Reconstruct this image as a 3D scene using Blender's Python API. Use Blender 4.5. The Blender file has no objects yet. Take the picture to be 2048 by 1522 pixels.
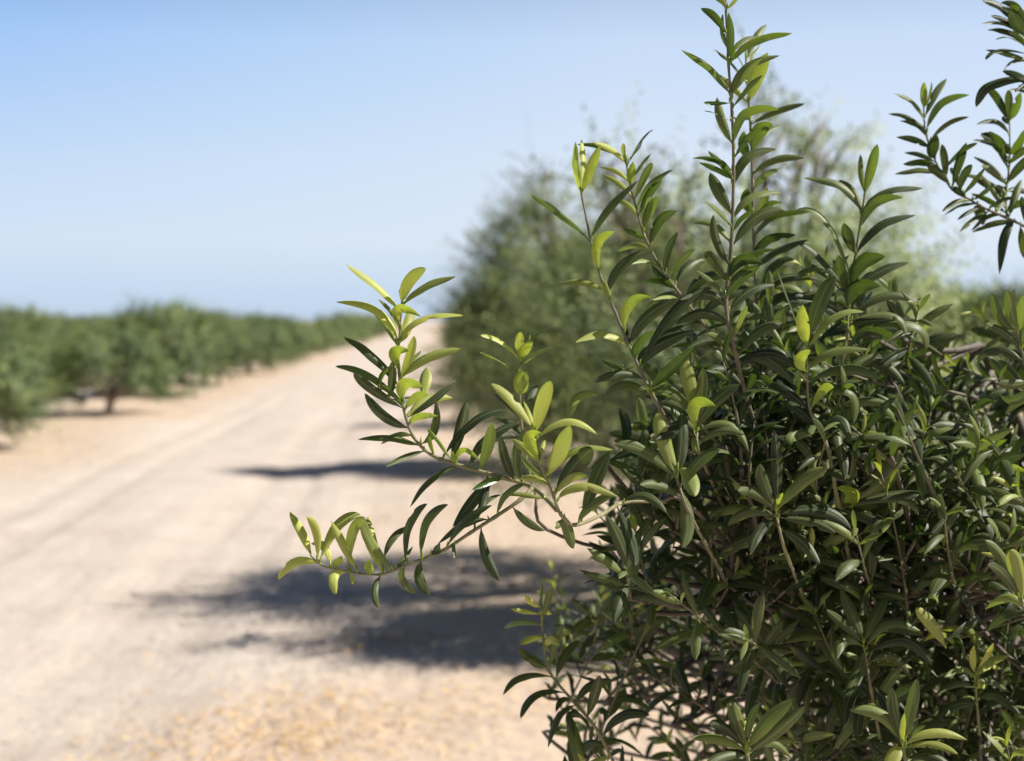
import bpy, math, random
import numpy as np
from mathutils import Vector, Matrix
R = math.radians
random.seed(7)
sc = bpy.context.scene
C = sc.collection
# ------------------------------------------------------------------ camera
CAM_H = 1.5
FPX = 2844.0                       # focal length in pixels of the 2048 wide photograph (50 mm lens)
PITCH = math.atan((761-640)/FPX)   # looking slightly down
YAW = math.atan((1024-865)/FPX)    # the track runs a little left of the view axis
cd = bpy.data.cameras.new('camera'); cam = bpy.data.objects.new('camera', cd); C.objects.link(cam)
cam.location = (0, 0, CAM_H); cam.rotation_euler = (math.pi/2-PITCH, 0, 0)
cd.lens = 50; cd.sensor_width = 36; cd.clip_start = 0.05; cd.clip_end = 3000
cd.dof.use_dof = True; cd.dof.focus_distance = 1.30; cd.dof.aperture_fstop = 5.4
sc.camera = cam
# ------------------------------------------------------------------ sky, sun, exposure
SUN_EL, SUN_AZ = R(45), R(93)      # azimuth measured from the track direction towards the right
U = Vector((-math.sin(YAW), math.cos(YAW), 0)); V = Vector((math.cos(YAW), math.sin(YAW), 0))
sdir = (U*math.cos(SUN_AZ)+V*math.sin(SUN_AZ))*math.cos(SUN_EL)+Vector((0, 0, math.sin(SUN_EL)))
w = bpy.data.worlds.new('World'); sc.world = w; w.use_nodes = True
nt = w.node_tree; bg = nt.nodes['Background']
sky = nt.nodes.new('ShaderNodeTexSky'); sky.sky_type = 'NISHITA'; sky.sun_disc = False
sky.sun_elevation = SUN_EL; sky.sun_rotation = SUN_AZ-YAW
sky.air_density = 1.0; sky.dust_density = 0.4; sky.ozone_density = 1.5; sky.altitude = 0
# sky colours from hand-set ramps over height and left to right, little physical sky mixed in, pale near the horizon and deep blue overhead
_tc = nt.nodes.new('ShaderNodeTexCoord'); _sp = nt.nodes.new('ShaderNodeSeparateXYZ'); nt.links.new(_tc.outputs['Generated'], _sp.inputs[0])
def _ramp(stops):
    r = nt.nodes.new('ShaderNodeValToRGB'); e = r.color_ramp
    while len(e.elements) < len(stops): e.elements.new(.5)
    for el, (p, c) in zip(e.elements, stops): el.position = p; el.color = (*c, 1)
    return r
_r1 = _ramp([(0, (.50, .64, .86)), (.02, (.54, .68, .89)), (.055, (.71, .79, .92)), (.11, (.71, .79, .93)), (.19, (.60, .73, .94)), (.28, (.25, .36, .56)), (.45, (.07, .105, .19)), (1, (.022, .035, .075))])  # upper stops, above the view, darkened to cut fill light
nt.links.new(_sp.outputs[2], _r1.inputs[0])
_r2 = _ramp([(0, (.36, .60, .97)), (.30, (.52, .73, .99)), (.42, (.76, .89, 1)), (.54, (1, 1, 1)), (1, (1.0, 1.0, 1.0))])  # hand-set tint, bluer towards the left
_mr = nt.nodes.new('ShaderNodeMapRange'); _mr.inputs[1].default_value = -1; _mr.inputs[2].default_value = 1; nt.links.new(_sp.outputs[0], _mr.inputs[0]); nt.links.new(_mr.outputs[0], _r2.inputs[0])
_hz = nt.nodes.new('ShaderNodeMapRange'); _hz.inputs[1].default_value = .0; _hz.inputs[2].default_value = .20; nt.links.new(_sp.outputs[2], _hz.inputs[0])
_m1 = nt.nodes.new('ShaderNodeMix'); _m1.data_type = 'RGBA'; _m1.blend_type = 'MULTIPLY'
nt.links.new(_hz.outputs[0], _m1.inputs[0]); nt.links.new(_r1.outputs[0], _m1.inputs[6]); nt.links.new(_r2.outputs[0], _m1.inputs[7])
_sc = nt.nodes.new('ShaderNodeMix'); _sc.data_type = 'RGBA'; _sc.blend_type = 'MULTIPLY'; _sc.inputs[0].default_value = 1; _sc.inputs[7].default_value = (6.6, 6.6, 6.6, 1)
# sky dimmed behind the camera, out of view, to cut fill light on the foliage
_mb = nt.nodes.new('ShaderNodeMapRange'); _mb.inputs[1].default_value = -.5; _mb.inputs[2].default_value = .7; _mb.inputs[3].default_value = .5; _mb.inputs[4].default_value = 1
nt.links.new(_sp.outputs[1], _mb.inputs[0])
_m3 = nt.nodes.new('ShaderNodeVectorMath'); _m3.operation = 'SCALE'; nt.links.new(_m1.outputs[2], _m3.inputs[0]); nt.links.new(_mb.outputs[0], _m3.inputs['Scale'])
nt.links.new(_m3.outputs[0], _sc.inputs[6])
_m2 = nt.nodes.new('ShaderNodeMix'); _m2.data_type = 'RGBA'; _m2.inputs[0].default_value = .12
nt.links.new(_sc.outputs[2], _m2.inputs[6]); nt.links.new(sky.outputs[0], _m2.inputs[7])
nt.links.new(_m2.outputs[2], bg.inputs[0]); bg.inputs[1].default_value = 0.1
sd = bpy.data.lights.new('sun', 'SUN'); sd.energy = 5.0; sd.angle = R(0.5); sd.color = (1, .95, .87)
so = bpy.data.objects.new('sun', sd); C.objects.link(so); so.rotation_euler = sdir.to_track_quat('Z', 'Y').to_euler(); so.location = (8, 4, 10)
sc.view_settings.view_transform = 'Standard'; sc.view_settings.look = 'None'; sc.view_settings.gamma = 1
sc.view_settings.exposure = 0.62
sc.render.engine = 'CYCLES'
sc.cycles.max_bounces = 8; sc.cycles.diffuse_bounces = 2; sc.cycles.glossy_bounces = 3; sc.cycles.transmission_bounces = 6

# ------------------------------------------------------------------ helpers
def cp(px, py, d):
    """a point d metres in front of the camera, seen at a photo position"""
    x = (px-1024)/FPX*d; y = (761-py)/FPX*d
    c, s = math.cos(PITCH), math.sin(PITCH)
    return Vector((x, d*c+y*s, CAM_H-d*s+y*c))
def rw(lat, along, z=0.0):
    p = U*along+V*lat; return Vector((p.x, p.y, z))
def proj(p):
    c, s = math.cos(PITCH), math.sin(PITCH)
    q = p-Vector((0, 0, CAM_H)); d = q.y*c-q.z*s; y = q.y*s+q.z*c
    return (1024+q.x/d*FPX, 761-y/d*FPX, d) if d > .02 else (-9999, -9999, d)
def gz(x, y):
    """height of the ground"""
    z = 0.018*math.sin(x*.9+1.3)*math.sin(y*.35)+0.012*math.sin(x*2.3+y*.7)
    return z
def empty(name, loc, label=None, cat=None, group=None):
    o = bpy.data.objects.new(name, None); C.objects.link(o); o.location = loc; o.empty_display_size = .2
    if label: o['label'] = label
    if cat: o['category'] = cat
    if group: o['group'] = group
    return o
def link(name, me, parent=None, label=None):
    o = bpy.data.objects.new(name, me); C.objects.link(o)
    if parent:
        o.parent = parent
        o.matrix_parent_inverse = Matrix.Identity(4)
    if label: o['label'] = label
    return o

class MB:
    """collects vertices, faces and a colour attribute (age, across, along, shade)"""
    def __init__(s): s.v = []; s.f = []; s.a = []; s.smooth = True
    def build(s, name, mats, parent=None, origin=None, label=None):
        me = bpy.data.meshes.new(name)
        vs = s.v if origin is None else [(p[0]-origin[0], p[1]-origin[1], p[2]-origin[2]) for p in s.v]
        me.from_pydata(vs, [], s.f)
        at = me.attributes.new('lc', 'FLOAT_COLOR', 'POINT')
        at.data.foreach_set('color', np.array(s.a, dtype=np.float32).ravel())
        for m in mats: me.materials.append(m)
        me.polygons.foreach_set('use_smooth', [True]*len(me.polygons)); me.update()
        return link(name, me, parent, label)

def tube(mb, pts, rads, n=7, age=0.5, knob=None):
    """swept round stem through points"""
    pts = [Vector(p) for p in pts]
    N = len(pts); base = len(mb.v); prev = None
    for i in range(N):
        t = (pts[min(i+1, N-1)]-pts[max(i-1, 0)]).normalized()
        a = prev if prev is not None else (Vector((0, 0, 1)) if abs(t.z) < .9 else Vector((1, 0, 0)))
        x = (a-t*a.dot(t)); x = x.normalized() if x.length > 1e-6 else t.orthogonal().normalized()
        prev = x; y = t.cross(x)
        for k in range(n):
            an = 2*math.pi*k/n
            q = pts[i]+(x*math.cos(an)+y*math.sin(an))*rads[i]
            mb.v.append(tuple(q)); mb.a.append((age, k/n, i/max(1, N-1), random.random()*.2+.4))
    for i in range(N-1):
        for k in range(n):
            a = base+i*n+k; b = base+i*n+(k+1) % n
            mb.f.append((a, b, b+n, a+n))
    c0 = len(mb.v); mb.v.append(tuple(pts[0])); mb.a.append((age, 0, 0, .5)); mb.v.append(tuple(pts[-1])); mb.a.append((age, 0, 1, .5))
    for k in range(n):
        mb.f.append((base+(k+1) % n, base+k, c0)); mb.f.append((base+(N-1)*n+k, base+(N-1)*n+(k+1) % n, c0+1))
def spline(pts, sub=4):
    """Catmull-Rom"""
    P = [Vector(p) for p in pts]; out = []
    for i in range(len(P)-1):
        p0 = P[max(i-1, 0)]; p1 = P[i]; p2 = P[i+1]; p3 = P[min(i+2, len(P)-1)]
        for k in range(sub):
            t = k/sub
            out.append(.5*((2*p1)+(p2-p0)*t+(2*p0-5*p1+4*p2-p3)*t*t+(3*p1-p0-3*p2+p3)*t**3))
    out.append(P[-1]); return out

def leaf(mb, b, m, t, width, n0, age, nl=11, blunt=None, fold=None, nc=2):
    """a leaf blade: base, point halfway, tip; full width; side the upper face looks to"""
    b, m, t = Vector(b), Vector(m), Vector(t)
    c = 2*m-(b+t)*.5
    if blunt is None: blunt = random.random()*.5
    if fold is None: fold = random.uniform(.25, .75)
    sh = random.random(); ph = random.random()*6; wav = random.uniform(.0, .05)
    L = (m-b).length+(t-m).length; base = len(mb.v); M = 2*nc+1; prevN = None
    tw = random.uniform(-.25, .25)
    nk = (random.uniform(.3, .85), random.choice((-1, 1))) if random.random() < .2 else None
    for i in range(nl+1):
        s = i/nl
        p = b*(1-s)**2+c*2*s*(1-s)+t*s*s
        T = (c-b)*(1-s)+(t-c)*s
        T = T.normalized() if T.length > 1e-9 else (t-b).normalized()
        nn = n0 if prevN is None else n0*.35+prevN*.65
        Nn = nn-T*nn.dot(T)
        if Nn.length < 1e-3: Nn = T.orthogonal()
        Nn.normalize(); prevN = Nn
        W = T.cross(Nn)
        ca, sa = math.cos(tw*s), math.sin(tw*s); W, Nn = W*ca+Nn*sa, Nn*ca-W*sa
        pet = .09
        if s < pet: f = .13
        else:
            q = (s-pet)/(1-pet)
            f = .13+.87*(math.sin(math.pi*min(1, q**.92))**(.64) if q < .55 else 0)
            if q >= .55:
                k = (q-.55)/.45; e = 1.75+blunt*1.6
                f = (1-k**e)**(1/ (1.15+blunt*.5)) if k < 1 else 0
                f = max(f, .0)
        h = width*.5*f
        for j in range(M):
            u = (j-nc)/nc; hk = .5 if nk and abs(s-nk[0]) < .035 and u*nk[1] > .6 else 1
            z = -fold*h*u*u+ (wav*width*math.sin(ph+s*14)*abs(u) if abs(u) > .4 else 0)
            if j == nc: z -= h*.10
            q = p+W*(h*u*hk)+Nn*z
            mb.v.append((q.x, q.y, q.z)); mb.a.append((age, (u+1)/2, s, sh))
    for i in range(nl):
        for j in range(M-1):
            a = base+i*M+j
            mb.f.append((a, a+M, a+M+1, a+1))

# ------------------------------------------------------------------ materials
def mat(name):
    m = bpy.data.materials.new(name); m.use_nodes = True
    t = m.node_tree; t.nodes.remove(t.nodes['Principled BSDF']); return m, t, t.nodes['Material Output']
def N(t, kind, **kw):
    n = t.nodes.new(kind)
    for k, v in kw.items(): setattr(n, k, v)
    return n
def ramp(t, fac, stops, interp='LINEAR'):
    r = N(t, 'ShaderNodeValToRGB'); e = r.color_ramp; e.interpolation = interp
    while len(e.elements) < len(stops): e.elements.new(.5)
    for el, (p, c) in zip(e.elements, stops): el.position = p; el.color = (*c, 1)
    t.links.new(fac, r.inputs[0]); return r.outputs[0]
def mixc(t, fac, a, b, mode='MIX'):
    n = N(t, 'ShaderNodeMix', data_type='RGBA', blend_type=mode)
    for s, v in ((n.inputs[0], fac), (n.inputs[6], a), (n.inputs[7], b)):
        if isinstance(v, (int, float)): s.default_value = v
        elif isinstance(v, tuple): s.default_value = (*v, 1)
        else: t.links.new(v, s)
    return n.outputs[2]
def mth(t, op, a, b=0.0, c=None):
    n = N(t, 'ShaderNodeMath', operation=op)
    for i, v in enumerate((a, b, c)):
        if v is None: continue
        if isinstance(v, (int, float)): n.inputs[i].default_value = v
        else: t.links.new(v, n.inputs[i])
    return n.outputs[0]
def noise(t, scale, detail=3, vec=None, rough=.5):
    n = N(t, 'ShaderNodeTexNoise'); n.inputs['Scale'].default_value = scale; n.inputs['Detail'].default_value = detail
    n.inputs['Roughness'].default_value = rough
    if vec is not None: t.links.new(vec, n.inputs['Vector'])
    return n.outputs['Fac']

def leaf_material(name, top, under, trans, rough=.23, tfac=.27, fine=True):
    m, t, out = mat(name)
    at = N(t, 'ShaderNodeAttribute', attribute_name='lc')
    sep = N(t, 'ShaderNodeSeparateColor'); t.links.new(at.outputs['Color'], sep.inputs[0])
    age, across, along = sep.outputs[0], sep.outputs[1], sep.outputs[2]; sh = at.outputs['Alpha']
    age = mth(t, 'ADD', age, mth(t, 'MULTIPLY', mth(t, 'SUBTRACT', .55, along), mth(t, 'MULTIPLY', age, .22))) if fine else age
    ctop = ramp(t, age, top); cund = ramp(t, age, under); ctr = ramp(t, age, trans)
    tc = N(t, 'ShaderNodeTexCoord')
    if fine:
        rib = mth(t, 'SUBTRACT', 1, mth(t, 'MULTIPLY', mth(t, 'ABSOLUTE', mth(t, 'SUBTRACT', across, .5)), 14)); 
        rib = N(t, 'ShaderNodeClamp').outputs[0] if False else mth(t, 'MAXIMUM', rib, 0)
        ctop = mixc(t, mth(t, 'MULTIPLY', rib, .45), ctop, (.22, .30, .09))
        cund = mixc(t, mth(t, 'MULTIPLY', rib, .5), cund, (.36, .38, .17))
        nz = noise(t, 130, 3, tc.outputs['Object']); nz2 = noise(t, 900, 2, tc.outputs['Object'])
        mot = ramp(t, nz, [(.3, (.72, .74, .72)), (.7, (1.2, 1.16, 1.1))])
        ctop = mixc(t, 1, ctop, mot, 'MULTIPLY')
        # scars and specks
        spk = noise(t, 420, 2, tc.outputs['Object']); spm = ramp(t, spk, [(.70, (0, 0, 0)), (.76, (.75, .75, .75))])
        ctop = mixc(t, spm, ctop, (.16, .13, .06)); dust = ramp(t, noise(t, 45, 4, tc.outputs['Object']), [(.5, (0, 0, 0)), (.8, (.05, .05, .05))]); ctop = mixc(t, dust, ctop, (.42, .40, .33))
        # a dry brown edge on some leaves
        dry = mth(t, 'MULTIPLY', mth(t, 'GREATER_THAN', along, .965), mth(t, 'GREATER_THAN', sh, .72))
        ctop = mixc(t, dry, ctop, (.18, .10, .04)); cund = mixc(t, dry, cund, (.18, .10, .04))
    var = mth(t, 'MULTIPLY_ADD', sh, .5, .75)
    if not fine:
        oi = N(t, 'ShaderNodeObjectInfo'); var = mth(t, 'MULTIPLY', var, mth(t, 'MULTIPLY_ADD', oi.outputs['Random'], .3, .85))
    vv = N(t, 'ShaderNodeCombineColor'); [t.links.new(var, vv.inputs[i]) for i in range(3)]
    ctop = mixc(t, 1, ctop, vv.outputs[0], 'MULTIPLY'); cund = mixc(t, 1, cund, vv.outputs[0], 'MULTIPLY')
    geo = N(t, 'ShaderNodeNewGeometry')
    side = geo.outputs['Backfacing']
    col = mixc(t, side, ctop, cund)
    p = N(t, 'ShaderNodeBsdfPrincipled'); t.links.new(col, p.inputs['Base Color'])
    t.links.new(mth(t, 'MULTIPLY_ADD', side, .25, rough), p.inputs['Roughness'])
    p.inputs['Specular IOR Level'].default_value = .36 if fine else .5
    if fine:
        bp = N(t, 'ShaderNodeBump'); bp.inputs['Strength'].default_value = .25; bp.inputs['Distance'].default_value = .0006
        t.links.new(mth(t, 'ADD', nz2, mth(t, 'MULTIPLY', nz, 2)), bp.inputs['Height']); t.links.new(bp.outputs[0], p.inputs['Normal'])
    tr = N(t, 'ShaderNodeBsdfTranslucent'); t.links.new(ctr, tr.inputs[0])
    mx = N(t, 'ShaderNodeMixShader'); mx.inputs[0].default_value = tfac
    t.links.new(p.outputs[0], mx.inputs[1]); t.links.new(tr.outputs[0], mx.inputs[2]); t.links.new(mx.outputs[0], out.inputs[0])
    return m
LEAF = leaf_material('olive_leaf',
    [(0, (.008, .024, .014)), (.25, (.024, .062, .020)), (.5, (.075, .150, .028)), (.75, (.20, .32, .045)), (1, (.46, .56, .09))],
    [(0, (.035, .05, .022)), (.3, (.13, .16, .055)), (.6, (.25, .29, .075)), (1, (.46, .48, .12))],
    [(0, (.04, .07, .010)), (.5, (.20, .31, .025)), (1, (.55, .65, .06))])
BGLEAF = leaf_material('distant_olive_leaf',
    [(0, (.06, .10, .045)), (.5, (.17, .23, .10)), (1, (.46, .50, .22))],
    [(0, (.17, .22, .12)), (.5, (.27, .33, .16)), (1, (.42, .46, .20))],
    [(0, (.11, .17, .04)), (.5, (.25, .33, .07)), (1, (.48, .55, .12))], rough=.36, tfac=.27, fine=False)
BGLEAF2 = leaf_material('orchard_olive_leaf',
    [(0, (.026, .054, .016)), (.5, (.10, .17, .04)), (1, (.36, .44, .11))],
    [(0, (.07, .10, .05)), (.5, (.13, .18, .075)), (1, (.26, .30, .12))],
    [(0, (.06, .11, .02)), (.5, (.15, .23, .04)), (1, (.34, .42, .08))], rough=.42, tfac=.24, fine=False)
def bark(name, lo, hi, scale=60):
    m, t, out = mat(name)
    at = N(t, 'ShaderNodeAttribute', attribute_name='lc'); sep = N(t, 'ShaderNodeSeparateColor'); t.links.new(at.outputs['Color'], sep.inputs[0])
    tc = N(t, 'ShaderNodeTexCoord'); nz = noise(t, scale, 5, tc.outputs['Object'], .6)
    mp = N(t, 'ShaderNodeMapping'); mp.inputs['Scale'].default_value = (1, 1, .25); t.links.new(tc.outputs['Object'], mp.inputs[0])
    nz2 = noise(t, scale*3, 4, mp.outputs[0], .6)
    old = mixc(t, nz, lo, hi)
    young = ramp(t, nz, [(.35, (.16, .17, .07)), (.65, (.30, .27, .14))])
    col = mixc(t, sep.outputs[0], old, young)
    p = N(t, 'ShaderNodeBsdfPrincipled'); t.links.new(col, p.inputs['Base Color']); p.inputs['Roughness'].default_value = .7
    bp = N(t, 'ShaderNodeBump'); bp.inputs['Strength'].default_value = .5; bp.inputs['Distance'].default_value = .15/scale
    t.links.new(nz2, bp.inputs['Height']); t.links.new(bp.outputs[0], p.inputs['Normal']); t.links.new(p.outputs[0], out.inputs[0]); return m
BARK = bark('olive_bark', (.05, .04, .032), (.19, .155, .125), 90)
BGBARK = bark('weathered_bark', (.14, .11, .085), (.34, .29, .23), 14)

def ground_material():
    m, t, out = mat('sandy_soil')
    geo = N(t, 'ShaderNodeNewGeometry'); pos = geo.outputs['Position']
    rot = N(t, 'ShaderNodeVectorRotate', rotation_type='Z_AXIS'); rot.inputs['Angle'].default_value = -YAW   # x = across the track, y = along it
    t.links.new(pos, rot.inputs['Vector']); q = rot.outputs[0]
    sp = N(t, 'ShaderNodeSeparateXYZ'); t.links.new(q, sp.inputs[0]); X, Y = sp.outputs[0], sp.outputs[1]
    big = noise(t, .35, 4, q); mid = noise(t, 1.6, 5, q, .6); fin = noise(t, 14, 6, q, .65); grain = noise(t, 120, 3, q, .7)
    st = N(t, 'ShaderNodeMapping'); st.inputs['Scale'].default_value = (3.2, .12, 1); t.links.new(q, st.inputs[0]); streak = noise(t, 1.6, 5, st.outputs[0], .6)
    col = ramp(t, mid, [(.25, (.49, .41, .35)), (.5, (.57, .49, .425)), (.75, (.61, .535, .47))])
    col = mixc(t, ramp(t, streak, [(.48, (0, 0, 0)), (.68, (.38, .38, .38))]), col, (.47, .40, .345))
    # wheel tracks pressed into the sand
    wv = mth(t, 'MULTIPLY', mth(t, 'SINE', mth(t, 'MULTIPLY', Y, .45)), .09); Xw = mth(t, 'ADD', X, mth(t, 'ADD', wv, mth(t, 'MULTIPLY_ADD', mid, .12, -.06)))
    trk = None
    for c, w_ in ((-3.35, .16), (-1.55, .18), (-2.85, .11), (-1.15, .11), (-.55, .10), (-4.0, .09)):
        g_ = mth(t, 'MAXIMUM', mth(t, 'SUBTRACT', 1, mth(t, 'DIVIDE', mth(t, 'ABSOLUTE', mth(t, 'SUBTRACT', Xw, c)), w_)), 0)
        trk = g_ if trk is None else mth(t, 'MAXIMUM', trk, g_)
    tread = mth(t, 'MULTIPLY', trk, mth(t, 'MULTIPLY_ADD', mth(t, 'SINE', mth(t, 'MULTIPLY', Y, 42)), .35, .65))
    tread = mth(t, 'MULTIPLY', tread, ramp(t, big, [(.4, (.25, .25, .25)), (.6, (1, 1, 1))]))
    col = mixc(t, mth(t, 'MULTIPLY', tread, .55), col, (.43, .355, .30))
    # orange soil and old leaf litter along the tree rows
    def band(c, wd):
        return mth(t, 'MAXIMUM', mth(t, 'SUBTRACT', 1, mth(t, 'DIVIDE', mth(t, 'ABSOLUTE', mth(t, 'SUBTRACT', X, c)), wd)), 0)
    wob = mth(t, 'MULTIPLY_ADD', big, 1.3, -.65)
    rows = mth(t, 'MAXIMUM', band(1.3, 2.5), band(-5.3, 2.2))
    rows = mth(t, 'MAXIMUM', rows, mth(t, 'GREATER_THAN', mth(t, 'ABSOLUTE', X), 7.5))
    near = mth(t, 'MULTIPLY', mth(t, 'MULTIPLY', mth(t, 'LESS_THAN', Y, 30), mth(t, 'MAXIMUM', mth(t, 'SUBTRACT', 1, mth(t, 'DIVIDE', mth(t, 'ABSOLUTE', mth(t, 'SUBTRACT', Y, 4.6)), 1.9)), 0)), mth(t, 'MAXIMUM', mth(t, 'SUBTRACT', 1, mth(t, 'DIVIDE', mth(t, 'ABSOLUTE', X), 2.1)), 0))
    rows = mth(t, 'MAXIMUM', rows, mth(t, 'MULTIPLY', near, 1.0))
    rmask = mth(t, 'MULTIPLY', mth(t, 'ADD', rows, wob), 1)
    rmask = ramp(t, mth(t, 'MULTIPLY', mth(t, 'ADD', rmask, mth(t, 'MULTIPLY', mid, .6)), .7), [(.30, (0, 0, 0)), (.62, (1, 1, 1))])
    orange = ramp(t, fin, [(.3, (.45, .32, .23)), (.5, (.56, .42, .31)), (.62, (.62, .46, .28)), (.75, (.66, .56, .45))])
    col = mixc(t, mth(t, 'MULTIPLY', rmask, .62), col, orange)
    fm = ramp(t, fin, [(.3, (.91, .905, .90)), (.55, (1.01, 1.01, 1)), (.8, (1.07, 1.06, 1.05))]); col = mixc(t, 1, col, fm, 'MULTIPLY')
    gm = ramp(t, grain, [(.3, (.86, .86, .86)), (.7, (1.1, 1.1, 1.1))]); col = mixc(t, 1, col, gm, 'MULTIPLY')
    p = N(t, 'ShaderNodeBsdfPrincipled'); t.links.new(col, p.inputs['Base Color']); p.inputs['Roughness'].default_value = .95; p.inputs['Specular IOR Level'].default_value = .15
    h = mth(t, 'ADD', mth(t, 'MULTIPLY', fin, .5), mth(t, 'ADD', mth(t, 'MULTIPLY', mid, 1.2), mth(t, 'MULTIPLY', grain, .1)))
    h = mth(t, 'ADD', h, mth(t, 'SUBTRACT', mth(t, 'MULTIPLY', streak, .35), mth(t, 'MULTIPLY', tread, .5)))
    bp = N(t, 'ShaderNodeBump'); bp.inputs['Strength'].default_value = .6; bp.inputs['Distance'].default_value = .05
    t.links.new(h, bp.inputs['Height']); t.links.new(bp.outputs[0], p.inputs['Normal']); t.links.new(p.outputs[0], out.inputs[0]); return m
GROUND = ground_material()
def litter_material():
    m, t, out = mat('dry_leaf_litter')
    at = N(t, 'ShaderNodeAttribute', attribute_name='lc'); sep = N(t, 'ShaderNodeSeparateColor'); t.links.new(at.outputs['Color'], sep.inputs[0])
    col = ramp(t, sep.outputs[0], [(0, (.26, .15, .07)), (.3, (.55, .33, .12)), (.65, (.76, .50, .18)), (1, (.82, .68, .42))])
    p = N(t, 'ShaderNodeBsdfPrincipled'); t.links.new(col, p.inputs['Base Color']); p.inputs['Roughness'].default_value = .6
    t.links.new(p.outputs[0], out.inputs[0]); return m
LITTER = litter_material()

# ------------------------------------------------------------------ ground: one sheet, finer near the camera
def axis(lo, hi, steps):
    """coordinates growing coarser away from zero"""
    out = []; x = 0; 
    while x < hi: out.append(x); x += steps(x)
    out.append(hi); neg = []; x = -steps(0)
    while x > lo: neg.append(x); x -= steps(-x)
    neg.append(lo); return neg[::-1]+out
xs = axis(-1500, 1500, lambda a: .16 if a < 9 else max(.3, a*.12)); ys = axis(-60, 2200, lambda a: .16 if a < 24 else max(.4, a*.08))
rnd = random.Random(3)
vs = []
for y in ys:
    for x in xs:
        z = gz(x, y)
        if abs(x) < 10 and y < 26:
            la = x*math.cos(YAW)+y*math.sin(YAW); al = -x*math.sin(YAW)+y*math.cos(YAW)
            for c in (-3.35, -1.55, -2.9, -1.2):       # wheel ruts
                e = (la-c-.06*math.sin(al*.5))/.13; z -= .032*math.exp(-e*e)
            e = (la+2.4)/1.9; z -= .03*math.exp(-e*e)
            z += rnd.uniform(-.006, .006)
            for b in (-.15, -.55): # footprints and clods near the row edge
                e = (la-b-.1*math.sin(al*1.7))/.12; z -= .02*math.exp(-e*e)*(.5+.5*math.sin(al*9))
        else: z *= .5
        vs.append((x, y, z))
nx = len(xs); fs = [(j*nx+i, j*nx+i+1, (j+1)*nx+i+1, (j+1)*nx+i) for j in range(len(ys)-1) for i in range(nx-1)]
me = bpy.data.meshes.new('ground'); me.from_pydata(vs, [], fs); me.materials.append(GROUND)
me.polygons.foreach_set('use_smooth', [True]*len(fs)); go = link('ground', me); go['kind'] = 'structure'

# fallen dry leaves, too many to count
def litter(n, fn, name, smin=.02, smax=.05):
    mb = MB(); rr = random.Random(11)
    for _ in range(n):
        la, al = fn(rr); p = rw(la, al); z = gz(p.x, p.y)-.03*math.exp(-((la+2.4)/1.9)**2)+.012
        a = rr.uniform(0, 6.28); L = rr.uniform(smin, smax); W = L*rr.uniform(.22, .4)
        dx = Vector((math.cos(a), math.sin(a), rr.uniform(-.3, .3))); dy = Vector((-math.sin(a), math.cos(a), rr.uniform(-.5, .5)))
        c = Vector((p.x, p.y, z)); b = len(mb.v)
        for q in (c-dx*L/2, c-dy*W/2+Vector((0, 0, .004)), c+dx*L/2, c+dy*W/2+Vector((0, 0, .006))):
            mb.v.append(tuple(q)); mb.a.append((rr.random(), 0, 0, rr.random()))
        mb.f.append((b, b+1, b+2, b+3))
    o = mb.build(name, [LITTER]); o['kind'] = 'stuff'; return o
def f1(rr):
    if rr.random() < .8:
        c = rr.choice([(-.75, 5.3, .2), (-.2, 5.0, .25), (.25, 5.5, .2), (-.45, 5.6, .14), (-.95, 4.9, .25), (.9, 5.4, .4), (1.4, 7.2, .5), (1.2, 6.2, .4), (-.35, 5.15, .15), (-.6, 4.9, .2), (-.2, 6.6, .12)])
        return c[0]+rr.gauss(0, c[2]*1.2), c[1]+rr.gauss(0, c[2])
    return rr.uniform(-1.3, 3), rr.uniform(4.3, 12)
lo = litter(2200, f1, 'leaf_litter', .012, .042); lo['label'] = 'dry yellow and orange leaves scattered on the sand near the camera'; lo['category'] = 'leaf litter'
def f2(rr):
    return -5.1+rr.gauss(0, .8), rr.uniform(14, 60)
lo = litter(5000, f2, 'leaf_litter', .03, .07); lo['label'] = 'thin band of orange leaves under the tree row left of the track'; lo['category'] = 'leaf litter'

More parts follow.
